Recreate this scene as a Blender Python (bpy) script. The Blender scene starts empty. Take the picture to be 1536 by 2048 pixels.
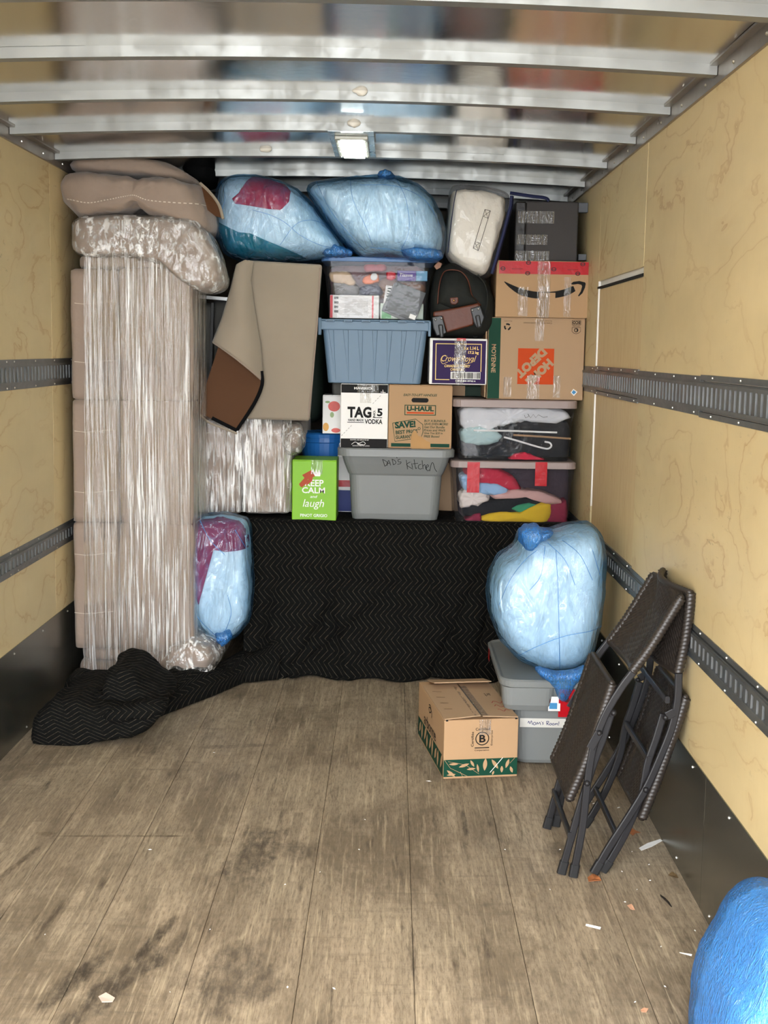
import bpy, bmesh, math, random
from math import pi, sin, cos, radians
from mathutils import Vector, Matrix, noise
random.seed(7)
SC = bpy.context.scene
COL = SC.collection
# ------------------------------------------------------------------ camera (image taken as 1536x2048)
FPX = 2563.0; PITCH = .1263; YAW = .0049; ROLL = .0165
CAM = Vector((.2837, 0, 1.6014))
_f = Vector((-sin(YAW)*cos(PITCH), cos(YAW)*cos(PITCH), -sin(PITCH)))
_r0 = Vector((cos(YAW), sin(YAW), 0)); _u0 = _r0.cross(_f)
RT = _r0*cos(ROLL)+_u0*sin(ROLL); UP = -_r0*sin(ROLL)+_u0*cos(ROLL); FW = _f
cd = bpy.data.cameras.new('camera'); cam = bpy.data.objects.new('camera', cd); COL.objects.link(cam)
cd.sensor_fit = 'HORIZONTAL'; cd.sensor_width = 36; cd.lens = 36*FPX/1536; cd.clip_start = .05; cd.clip_end = 200
mw = Matrix((RT, UP, -FW)).transposed().to_4x4(); mw.translation = CAM
cam.matrix_world = mw; SC.camera = cam
# ------------------------------------------------------------------ world: bright overcast daylight, darker ground half
wd = bpy.data.worlds.new('overcast_sky'); SC.world = wd; wd.use_nodes = True
nt = wd.node_tree; nt.nodes.clear()
wo = nt.nodes.new('ShaderNodeOutputWorld'); bg = nt.nodes.new('ShaderNodeBackground')
tc = nt.nodes.new('ShaderNodeTexCoord'); sp = nt.nodes.new('ShaderNodeSeparateXYZ'); cr = nt.nodes.new('ShaderNodeValToRGB')
nt.links.new(tc.outputs['Generated'], sp.inputs[0]); nt.links.new(sp.outputs['Z'], cr.inputs[0])
cr.color_ramp.elements[0].position = 0.0; cr.color_ramp.elements[0].color = (.60, .62, .65, 1)   # hazy horizon, brighter cloud above
cr.color_ramp.elements[1].position = .45; cr.color_ramp.elements[1].color = (.95, .97, 1.0, 1)
nt.links.new(cr.outputs[0], bg.inputs[0]); bg.inputs[1].default_value = 23.5
nt.links.new(bg.outputs[0], wo.inputs[0])
vs = SC.view_settings; vs.view_transform = 'Standard'; vs.look = 'None'; vs.gamma = 1; vs.use_curve_mapping = False
vs.exposure = 0.0
try: SC.cycles.max_bounces = 12; SC.cycles.transparent_max_bounces = 24
except Exception: pass

# ------------------------------------------------------------------ helpers
def A(px, py, Y):
    "world point seen at pixel (px,py) on the vertical plane y=Y"
    d = FW + RT*((px-768)/FPX) + UP*((1024-py)/FPX)
    return CAM + d*(Y/d.y)
def FLR(px, py, z=0.0):
    d = FW + RT*((px-768)/FPX) + UP*((1024-py)/FPX)
    return CAM + d*((z-CAM.z)/d.z)
def lin(c):
    c /= 255.0
    return c/12.92 if c <= .04045 else ((c+.055)/1.055)**2.4
def rgb(*c): return (lin(c[0]), lin(c[1]), lin(c[2]), 1)
class NT:
    def __init__(s, name):
        s.m = bpy.data.materials.new(name); s.m.use_nodes = True; s.t = s.m.node_tree; s.t.nodes.clear()
        s.out = s.n('ShaderNodeOutputMaterial')
    def n(s, k, **kw):
        x = s.t.nodes.new(k)
        for a, b in kw.items(): setattr(x, a, b)
        return x
    def l(s, a, b): s.t.links.new(a, b)
    def math(s, op, a, b=None, c=None, clamp=False):
        x = s.n('ShaderNodeMath', operation=op, use_clamp=clamp)
        for i, v in enumerate((a, b, c)):
            if v is None: continue
            if isinstance(v, (int, float)): x.inputs[i].default_value = v
            else: s.l(v, x.inputs[i])
        return x.outputs[0]
    def coords(s, kind='Object', scale=(1, 1, 1), loc=(0, 0, 0), rot=(0, 0, 0)):
        t = s.n('ShaderNodeTexCoord'); mp = s.n('ShaderNodeMapping')
        mp.inputs['Scale'].default_value = scale; mp.inputs['Location'].default_value = loc; mp.inputs['Rotation'].default_value = rot
        s.l(t.outputs[kind], mp.inputs[0]); return mp.outputs[0]
    def noise(s, vec, scale, detail=4, rough=.55, dist=0.0):
        x = s.n('ShaderNodeTexNoise'); x.inputs['Scale'].default_value = scale; x.inputs['Detail'].default_value = detail
        x.inputs['Roughness'].default_value = rough; x.inputs['Distortion'].default_value = dist
        s.l(vec, x.inputs['Vector']); return x.outputs['Fac']
    def ramp(s, v, stops, interp='LINEAR'):
        x = s.n('ShaderNodeValToRGB'); x.color_ramp.interpolation = interp; e = x.color_ramp.elements
        while len(e) < len(stops): e.new(.5)
        for i, (p, c) in enumerate(stops):
            e[i].position = p; e[i].color = c if isinstance(c, tuple) else (c, c, c, 1)
        s.l(v, x.inputs[0]); return x.outputs[0]
    def mix(s, f, a, b, blend='MIX'):
        x = s.n('ShaderNodeMix', data_type='RGBA', blend_type=blend)
        for i, v in ((0, f), (6, a), (7, b)):
            if isinstance(v, (int, float, tuple)): x.inputs[i].default_value = v
            else: s.l(v, x.inputs[i])
        return x.outputs[2]
    def bsdf(s, col, rough=.5, metal=0, **kw):
        b = s.n('ShaderNodeBsdfPrincipled')
        for k, v in (('Base Color', col), ('Roughness', rough), ('Metallic', metal), *kw.items()):
            if isinstance(v, (int, float, tuple)): b.inputs[k].default_value = v
            else: s.l(v, b.inputs[k])
        return b
    def bump(s, h, st=.3, dist=.01, b=None):
        x = s.n('ShaderNodeBump'); x.inputs['Strength'].default_value = st; x.inputs['Distance'].default_value = dist
        s.l(h, x.inputs['Height'])
        if b is not None: s.l(x.outputs[0], b.inputs['Normal'])
        return x.outputs[0]
    def sheer(s, under, body, f, h, bd, rough, ior=1.45, bump=1.0):
        "see-through sheet: `under` mixed with the sheet's own diffuse colour by f, glossy reflection on top by Fresnel"
        nb = s.n('ShaderNodeBump'); nb.inputs['Strength'].default_value = bump; nb.inputs['Distance'].default_value = bd; s.l(h, nb.inputs['Height'])
        d = s.n('ShaderNodeBsdfDiffuse'); d.inputs[0].default_value = body; s.l(nb.outputs[0], d.inputs['Normal'])
        m = s.n('ShaderNodeMixShader'); s.l(under, m.inputs[1]); s.l(d.outputs[0], m.inputs[2])
        if isinstance(f, (int, float)): m.inputs[0].default_value = f
        else: s.l(f, m.inputs[0])
        g = s.n('ShaderNodeBsdfGlossy'); g.inputs['Roughness'].default_value = rough; s.l(nb.outputs[0], g.inputs['Normal'])
        fr = s.n('ShaderNodeFresnel'); fr.inputs[0].default_value = ior; s.l(nb.outputs[0], fr.inputs['Normal'])
        fc = s.math('MINIMUM', fr.outputs[0], .5); m2 = s.n('ShaderNodeMixShader'); s.l(fc, m2.inputs[0]); s.l(m.outputs[0], m2.inputs[1]); s.l(g.outputs[0], m2.inputs[2])
        return m2.outputs[0]
    def done(s, sh): s.l(sh, s.out.inputs[0]); return s.m
def mat(name, col, rough=.6, metal=0, var=.12, vs=6, st=(1, 1, 1), bump=0, bs=80, bst=(1, 1, 1), bd=.004, **kw):
    n = NT(name); v = n.noise(n.coords(scale=st), vs)
    c = n.mix(v, tuple([x*(1-var) for x in col[:3]]+[1]), tuple([min(1, x*(1+var)) for x in col[:3]]+[1]))
    b = n.bsdf(c, rough, metal, **kw)
    if 'Specular IOR Level' not in kw: b.inputs['Specular IOR Level'].default_value = .3
    if bump: n.bump(n.noise(n.coords(scale=bst), bs, 3), bump, bd, b)
    return n.done(b.outputs[0])
def film(name, tint, body, alpha=.35, rough=.22, bs=(30, 30, 30), bd=.006, white=.0, spec=.8, streak=None, dist=1.0):
    "thin plastic film: tinted see-through sheet mixed with its own glossy, crinkled surface"
    n = NT(name); v = n.coords(scale=bs)
    h = n.noise(v, 1.0, 6, .62, dist); r = n.math('ABSOLUTE', n.math('SUBTRACT', h, .5)); r = n.math('MULTIPLY', r, 2.0)
    lw = n.n('ShaderNodeLayerWeight'); lw.inputs[0].default_value = .35      # longer way through the sheet when seen edge-on: deeper tint
    deep = tuple(x**3.5 for x in tint[:3])+(1,); tr = n.n('ShaderNodeBsdfTransparent'); n.l(n.mix(lw.outputs['Facing'], tint, deep), tr.inputs[0])
    lo = n.noise(v, .8, 2, .45, dist); lo = n.math('ABSOLUTE', n.math('SUBTRACT', lo, .5)); hh = n.math('ADD', n.math('MULTIPLY', lo, 1.0), n.math('MULTIPLY', r, .12))
    crease = n.ramp(r, [(0, 1.0), (.09, 0.0)]); f = n.math('MULTIPLY_ADD', crease, white, alpha, clamp=True)
    return n.done(n.sheer(tr.outputs[0], body, f, hh, bd, rough, 1.7))
def tag(o, label=None, cat=None, group=None, kind=None):
    if label: o['label'] = label
    if cat: o['category'] = cat
    if group: o['group'] = group
    if kind: o['kind'] = kind
    return o
def thing(name, loc, label, cat, group=None, rz=0.0):
    o = bpy.data.objects.new(name, None); COL.objects.link(o); o.location = loc; o.rotation_euler = (0, 0, rz)
    o.empty_display_size = .05
    return tag(o, label, cat, group)
def obj(name, bm, m, parent=None, local=False, smooth=False, label=None):
    me = bpy.data.meshes.new(name)
    if parent is not None and not local:
        p = parent; off = Vector(parent.location)
        while p.parent is not None: p = p.parent; off += Vector(p.location)
        bmesh.ops.translate(bm, verts=bm.verts, vec=-off)
    bm.to_mesh(me); bm.free()
    for mm in (m if isinstance(m, (list, tuple)) else [m]): me.materials.append(mm)
    if smooth:
        for p in me.polygons: p.use_smooth = True
    o = bpy.data.objects.new(name, me); COL.objects.link(o)
    if parent is not None: o.parent = parent
    if label: o['label'] = label
    return o
def box(bm, x0, x1, y0, y1, z0, z1, bev=0, seg=2, mi=0):
    vs = [bm.verts.new((x, y, z)) for x in (x0, x1) for y in (y0, y1) for z in (z0, z1)]
    fs = [bm.faces.new([vs[i] for i in q]) for q in ((0, 1, 3, 2), (4, 6, 7, 5), (0, 4, 5, 1), (2, 3, 7, 6), (0, 2, 6, 4), (1, 5, 7, 3))]
    for f in fs: f.material_index = mi
    if bev: bmesh.ops.bevel(bm, geom=list({e for f in fs for e in f.edges}), offset=bev, segments=seg, profile=.5, affect='EDGES')
    return bm
def B(): return bmesh.new()
def slab(bm, a, b, w, t, side=None, bev=0):
    "flat bar from a to b: width w along `side`, thickness t"
    a = Vector(a); b = Vector(b); d = (b-a).normalized(); s = Vector(side or (0, 1, 0)); s = (s-d*s.dot(d)).normalized(); n = d.cross(s)
    vs = [bm.verts.new(p+s*(w/2*i)+n*(t/2*j)) for p in (a, b) for i in (-1, 1) for j in (-1, 1)]
    for q in ((0, 1, 3, 2), (4, 6, 7, 5), (0, 4, 5, 1), (2, 3, 7, 6), (0, 2, 6, 4), (1, 5, 7, 3)): bm.faces.new([vs[i] for i in q])
    return bm
def sweep(bm, pts, prof, side=(0, 1, 0), cap=True, scale=None):
    "profile (list of (s,n)) along a polyline; s along `side`, n the other way"
    pts = [Vector(p) for p in pts]; rings = []; side = Vector(side)
    for i, p in enumerate(pts):
        d = (pts[min(i+1, len(pts)-1)]-pts[max(i-1, 0)]).normalized()
        s = (side-d*side.dot(d)).normalized(); n = d.cross(s); k = scale(i) if scale else 1
        rings.append([bm.verts.new(p+s*(a*k)+n*(b*k)) for a, b in prof])
    m = len(prof)
    for i in range(len(rings)-1):
        for j in range(m): bm.faces.new((rings[i][j], rings[i][(j+1) % m], rings[i+1][(j+1) % m], rings[i+1][j]))
    if cap: bm.faces.new(rings[0][::-1]); bm.faces.new(rings[-1])
    return bm
def circ(r, n=8, k=1.0): return [(r*cos(2*pi*i/n), r*k*sin(2*pi*i/n)) for i in range(n)]
def rr(w, h, r, seg=3):
    out = []
    for cx, cy, a0 in ((w/2-r, h/2-r, 0), (-w/2+r, h/2-r, 90), (-w/2+r, -h/2+r, 180), (w/2-r, -h/2+r, 270)):
        for i in range(seg+1):
            a = radians(a0+90*i/seg); out.append((cx+r*cos(a), cy+r*sin(a)))
    return out
def cat(pts, n=6):
    "Catmull-Rom resampling of a polyline"
    P = [Vector(p) for p in pts]; P = [P[0]*2-P[1]]+P+[P[-1]*2-P[-2]]; out = []
    for i in range(1, len(P)-2):
        for k in range(n):
            t = k/n; a, b, c, d = P[i-1:i+3]
            out.append(.5*((2*b)+(c-a)*t+(2*a-5*b+4*c-d)*t*t+(3*b-a-3*c+d)*t**3))
    out.append(P[-2]); return out
def loft(bm, rings, c=(0, 0), cap0=True, cap1=True, seg=5):
    "rounded-rectangle rings (z, half x, half y, radius)"
    R = [[bm.verts.new((c[0]+x, c[1]+y, z)) for x, y in rr(2*hx, 2*hy, min(r, hx*.99, hy*.99), seg)] for z, hx, hy, r in rings]
    m = len(R[0])
    for i in range(len(R)-1):
        for j in range(m): bm.faces.new((R[i][j], R[i][(j+1) % m], R[i+1][(j+1) % m], R[i+1][j]))
    if cap0: bm.faces.new(R[0][::-1])
    if cap1: bm.faces.new(R[-1])
    return bm
def nz(v, s, o=0.0): return noise.noise(Vector(v)*s+Vector((o, o*1.7, o*.3)))
def rough_up(bm, fn):
    bm.normal_update()
    mv = [(v, v.normal.copy()*fn(v.co)) for v in bm.verts]
    for v, d in mv: v.co += d
def blob(out, y0, y1, e1=.55, e2=.75, nt_=96, np_=36, fn=None, smooth=2, flat=0.0):
    "inflated, closed form whose silhouette in x-z is `out` (star-shaped), from depth y0 to y1"
    P = [Vector((p[0], p[-1])) for p in out]; a2 = 0; cx = cz = 0
    for i in range(len(P)):
        p, q = P[i], P[(i+1) % len(P)]; cr_ = p.x*q.y-q.x*p.y; a2 += cr_; cx += (p.x+q.x)*cr_; cz += (p.y+q.y)*cr_
    c = Vector((cx/(3*a2), cz/(3*a2))); R = []
    for k in range(nt_):
        a = 2*pi*k/nt_; d = Vector((cos(a), sin(a))); best = .001
        for i in range(len(P)):
            p, q = P[i]-c, P[(i+1) % len(P)]-c; e = q-p; den = d.x*e.y-d.y*e.x
            if abs(den) < 1e-9: continue
            t = (p.x*e.y-p.y*e.x)/den; s = (p.x*d.y-p.y*d.x)/den
            if t > 0 and -1e-6 <= s <= 1+1e-6: best = max(best, t)
        R.append(best)
    for _ in range(smooth): R = [(R[i-1]+2*R[i]+R[(i+1) % nt_])/4 for i in range(nt_)]
    bm = B(); yc = (y0+y1)/2; D = (y1-y0)/2; rings = []
    for j in range(1, np_):
        ph = -pi/2+pi*j/np_; s = cos(ph)**e1; y = yc+D*math.copysign(abs(sin(ph))**e2, ph)
        rings.append([bm.verts.new((c.x+cos(2*pi*k/nt_)*R[k]*s, y, c.y+sin(2*pi*k/nt_)*R[k]*s)) for k in range(nt_)])
    f = bm.verts.new((c.x, y0, c.y)); b = bm.verts.new((c.x, y1, c.y))
    for k in range(nt_):
        k2 = (k+1) % nt_
        bm.faces.new((f, rings[0][k2], rings[0][k])) ; bm.faces.new((b, rings[-1][k], rings[-1][k2]))
        for j in range(len(rings)-1): bm.faces.new((rings[j][k], rings[j][k2], rings[j+1][k2], rings[j+1][k]))
    bmesh.ops.recalc_face_normals(bm, faces=bm.faces)
    if fn: rough_up(bm, fn)
    return bm
def pil(x0, x1, y0, y1, z0, z1, k=6, n=14, fn=None):
    "padded block (superquadric of power k)"
    bm = B(); bmesh.ops.create_cube(bm, size=2); bmesh.ops.subdivide_edges(bm, edges=bm.edges, cuts=n, use_grid_fill=True)
    c = Vector(((x0+x1)/2, (y0+y1)/2, (z0+z1)/2)); h = Vector(((x1-x0)/2, (y1-y0)/2, (z1-z0)/2))
    for v in bm.verts:
        p = v.co; m = (abs(p.x)**k+abs(p.y)**k+abs(p.z)**k)**(1/k)
        mx = max(abs(p.x), abs(p.y), abs(p.z)); p = p/m*mx
        v.co = Vector((c.x+p.x*h.x, c.y+p.y*h.y, c.z+p.z*h.z))
    if fn: rough_up(bm, fn)
    return bm
def sheet(pf, nu, nv, thick=0.0, uv=None):
    "grid surface pf(u,v) -> point; optional thickness and UVs"
    bm = B(); G = [[bm.verts.new(pf(i/nu, j/nv)) for i in range(nu+1)] for j in range(nv+1)]
    lay = bm.loops.layers.uv.new('UVMap') if uv else None
    for j in range(nv):
        for i in range(nu):
            f = bm.faces.new((G[j][i], G[j][i+1], G[j+1][i+1], G[j+1][i]))
            if lay:
                for lp, (a, b) in zip(f.loops, ((i, j), (i+1, j), (i+1, j+1), (i, j+1))): lp[lay].uv = uv(a/nu, b/nv)
    if thick:                                   # second skin behind the first, rim closed
        bm.normal_update(); F0 = bm.faces[:]; mp = {}
        off = {v: v.normal.copy()*thick for v in bm.verts}
        rim = [e for e in bm.edges if e.is_boundary]
        for v in list(bm.verts): mp[v] = bm.verts.new(v.co-off[v])
        for f in F0:
            g = bm.faces.new([mp[v] for v in f.verts][::-1])
            if lay:
                for a, b_ in zip(g.loops, list(f.loops)[::-1]): a[lay].uv = b_[lay].uv
        for e in rim:
            a, b_ = e.verts; bm.faces.new((a, b_, mp[b_], mp[a]))
        bmesh.ops.recalc_face_normals(bm, faces=bm.faces)
    return bm
_tm = {}
def text_geo(s, off):
    k = (s, off)
    if k not in _tm:
        c = bpy.data.curves.new('t', 'FONT'); c.body = s; c.offset = off; c.resolution_u = 3; c.align_x = 'LEFT'
        o = bpy.data.objects.new('t', c); me = o.to_mesh()
        V = [v.co.copy() for v in me.vertices]; F = [tuple(p.vertices) for p in me.polygons]
        o.to_mesh_clear(); bpy.data.objects.remove(o); bpy.data.curves.remove(c)
        x0 = min(v.x for v in V); x1 = max(v.x for v in V); y0 = min(v.y for v in V); y1 = max(v.y for v in V)
        _tm[k] = ([((v.x-x0)/(x1-x0), (v.y-y0)/(y1-y0)) for v in V], F)
    return _tm[k]
class Face:
    "flat print on one face, drawn in the pixel frame `rect` of that face"
    def __init__(s, parent, O, U, V, N, rect, local=False, warp=None):
        s.par, s.O, s.U, s.V, s.N, s.rect, s.local, s.warp = parent, Vector(O), Vector(U), Vector(V), Vector(N).normalized(), rect, local, warp
        s.h = .0007; s.d = {}
    def P(s, x, y, h=0):
        a, b, c, d = s.rect; p = s.O+s.U*((x-a)/(c-a))+s.V*((y-b)/(d-b))+s.N*(s.h+h)
        if s.warp: p = s.warp(p)
        return p
    def bm(s, name, m):
        s.h += .00012
        return s.d.setdefault((name, m.name), (B(), m))[0]
    def poly(s, name, m, pts):
        b = s.bm(name, m); b.faces.new([b.verts.new(s.P(*p)) for p in pts]); return s
    def rect_(s, name, m, x0, y0, x1, y1, n=1):
        b = s.bm(name, m); R = [[b.verts.new(s.P(x0+(x1-x0)*i/n, y)) for i in range(n+1)] for y in (y0, y1)]
        for i in range(n): b.faces.new((R[0][i], R[0][i+1], R[1][i+1], R[1][i]))
        return s
    def ring(s, name, m, cx, cy, r, w, n=28, ky=1.0):
        b = s.bm(name, m); a = [b.verts.new(s.P(cx+r*cos(2*pi*i/n), cy+r*ky*sin(2*pi*i/n))) for i in range(n)]
        c = [b.verts.new(s.P(cx+(r-w)*cos(2*pi*i/n), cy+(r-w)*ky*sin(2*pi*i/n))) for i in range(n)]
        for i in range(n): b.faces.new((a[i], a[(i+1) % n], c[(i+1) % n], c[i]))
        return s
    def frame(s, name, m, x0, y0, x1, y1, w):
        for r in ((x0, y0, x1, y0+w), (x0, y1-w, x1, y1), (x0, y0+w, x0+w, y1-w), (x1-w, y0+w, x1, y1-w)): s.rect_(name, m, *r)
        return s
    def stroke(s, name, m, pts, w, smooth=0):
        if smooth: pts = [(p.x, p.y) for p in cat([(a, b, 0) for a, b in pts], smooth)]
        b = s.bm(name, m); L = len(pts); pr = None
        for i in range(L):
            x, y = pts[i]; x0, y0 = pts[max(i-1, 0)]; x1, y1 = pts[min(i+1, L-1)]; dx, dy = x1-x0, y1-y0; q = math.hypot(dx, dy) or 1
            ww = w(i/(L-1)) if callable(w) else w
            cu = (b.verts.new(s.P(x-dy/q*ww/2, y+dx/q*ww/2)), b.verts.new(s.P(x+dy/q*ww/2, y-dx/q*ww/2)))
            if pr: b.faces.new((pr[0], pr[1], cu[1], cu[0]))
            pr = cu
        return s
    def text(s, name, m, t, x0, y0, x1, y1, rot=0, off=.012, shear=0, ext=None):
        V, F = text_geo(t, off)
        if name == 'lettering': s.h += .00006; b = B(); s.d[(name, len(s.d)+.5)] = (b, m)      # each word a part of its own
        else: b = s.bm(name, m)
        cx, cy = (x0+x1)/2, (y0+y1)/2; w, h = x1-x0, y1-y0; r = radians(rot)
        W, H = ext or (w, h); vs = []
        for u, v in V:
            X = (u-.5)*W+(v-.5)*H*shear; Y = (.5-v)*H
            vs.append(b.verts.new(s.P(cx+X*cos(r)-Y*sin(r), cy+X*sin(r)+Y*cos(r))))
        for f in F: b.faces.new([vs[i] for i in f])
        return s
    def flush(s):
        for (name, _), (b, m) in s.d.items():
            bmesh.ops.recalc_face_normals(b, faces=b.faces)
            o = obj(name, b, m, s.par, local=s.local)
            if name in ('small_print', 'barcode_bar', 'leaf_print', 'leaf_stem', 'dashed_line', 'red_stripe', 'green_bar', 'tape_mark', 'fruit_print', 'leaf_print', 'pen_writing', 'marker_writing', 'certified_mark', 'eco_badge', 'scuff', 'red_writing', 'small_mark', 'recycling_mark'): o['kind'] = 'stuff'
        s.d = {}
def put(o, parent): o.parent = parent; return o
# ------------------------------------------------------------------ setting: the cargo body of a box truck
W = 1.2075; Y0 = .25; Y1 = 7.85; ZP = 2.375; ZC = 2.415
def plywood(name, base, line, seed):
    n = NT(name); v = n.coords(scale=(1, 1.0, 2.1), loc=(seed, seed*2, seed*3))
    a = n.noise(v, 1.15, 5, .5, .35)
    fr = n.math('FRACT', n.math('MULTIPLY', a, 9.0))
    ln = n.ramp(fr, [(0, 1.0), (.05, .8), (.14, .12), (.75, .0), (1.0, .25)])
    msk = n.ramp(n.noise(n.coords(loc=(seed, 0, 0)), 1.6, 3), [(.38, .15), (.62, .9)])
    ln = n.math('MULTIPLY', ln, msk)
    big = n.ramp(n.noise(v, 2.3, 3), [(.3, 0.0), (.7, 1.0)])
    grain = n.noise(n.coords(scale=(1, 60, 3)), 3, 5, .7)
    c = n.mix(big, tuple(x*.93 for x in base[:3])+(1,), tuple(min(1, x*1.06) for x in base[:3])+(1,))
    c = n.mix(n.math('MULTIPLY', grain, .16), c, tuple(x*.6 for x in base[:3])+(1,))
    c = n.mix(n.math('MULTIPLY', ln, .75), c, line)
    # scuffs and dirt low on the wall, small dark nicks
    sc = n.ramp(n.noise(n.coords(scale=(1, 3.0, 9)), 6, 6, .75), [(.60, 0.0), (.68, 1.0)])
    m2 = n.ramp(n.noise(n.coords(loc=(3, seed, 1)), 1.3, 2), [(.5, 0.0), (.66, 1.0)])
    c = n.mix(n.math('MULTIPLY', n.math('MULTIPLY', sc, m2), .6), c, rgb(78, 62, 44))
    b = n.bsdf(c, .5, **{'Specular IOR Level': .35}); n.bump(grain, .12, .002, b)
    return n.done(b.outputs[0])
M_PLY = plywood('birch_plywood', rgb(212, 192, 146), rgb(168, 128, 82), 0)
M_PLY2 = plywood('birch_plywood_second', rgb(209, 191, 147), rgb(176, 138, 88), 7.3)
def pinegrain():
    n = NT('pine_plywood'); g = n.noise(n.coords(scale=(1, 16, .7)), 2.2, 4, .6, .3)
    fr = n.math('FRACT', n.math('MULTIPLY', g, 7)); l = n.ramp(fr, [(0, .8), (.25, .15), (.8, 0.0), (1, .5)])
    c = n.mix(n.math('MULTIPLY', l, .55), rgb(208, 184, 138), rgb(170, 120, 66)); b = n.bsdf(c, .5)
    return n.done(b.outputs[0])
M_PINE = pinegrain()
def steel(name, col, rough, metal=1, scr=.25, st=(1, 1, 1)):
    n = NT(name); v = n.noise(n.coords(scale=st), 7, 6, .7); r = n.ramp(v, [(.3, rough*.8), (.7, min(1, rough*1.5))])
    c = n.mix(v, tuple(x*(1-scr) for x in col[:3])+(1,), tuple(min(1, x*(1+scr)) for x in col[:3])+(1,))
    b = n.bsdf(c, r, metal); n.bump(n.noise(n.coords(), 30, 3), .08, .002, b); return n.done(b.outputs[0])
M_ROOF = steel('roof_sheet', (.62, .61, .59, 1), .13, 1, .05, (1, .3, 1))
M_BOW = steel('galvanised_bow', rgb(146, 148, 146), .42, .8, .12)
M_RAIL = steel('track_steel', rgb(120, 122, 122), .38, .8, .25)
def kick_mat():
    n = NT('kick_plate_steel'); v = n.noise(n.coords(scale=(1, .5, 1.5)), 3, 4); sc = n.noise(n.coords(scale=(1, 4, 60), rot=(.5, 0, 0)), 1.5, 4, .7)
    c = n.mix(v, rgb(104, 105, 98), rgb(134, 134, 126)); c = n.mix(n.ramp(sc, [(.66, 0.0), (.74, .5)]), c, rgb(190, 188, 180))
    c = n.mix(n.ramp(n.noise(n.coords(), 5, 5, .7), [(.55, 0.0), (.72, .5)]), c, rgb(70, 68, 60))
    return n.done(n.bsdf(c, .27, .85).outputs[0])
M_KICK = kick_mat()
M_ANG = steel('corner_angle', rgb(150, 143, 134), .32, .85, .2)
M_WHITE = mat('white_sealant', rgb(235, 232, 225), .5, var=.05)
M_SLOT = mat('slot_backing', rgb(190, 190, 185), .45, .4, var=.3, vs=30)
M_SCREW = mat('screw_heads', rgb(200, 198, 190), .3, .9)
M_DARK = mat('black_gap', rgb(22, 22, 22), .8)
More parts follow.
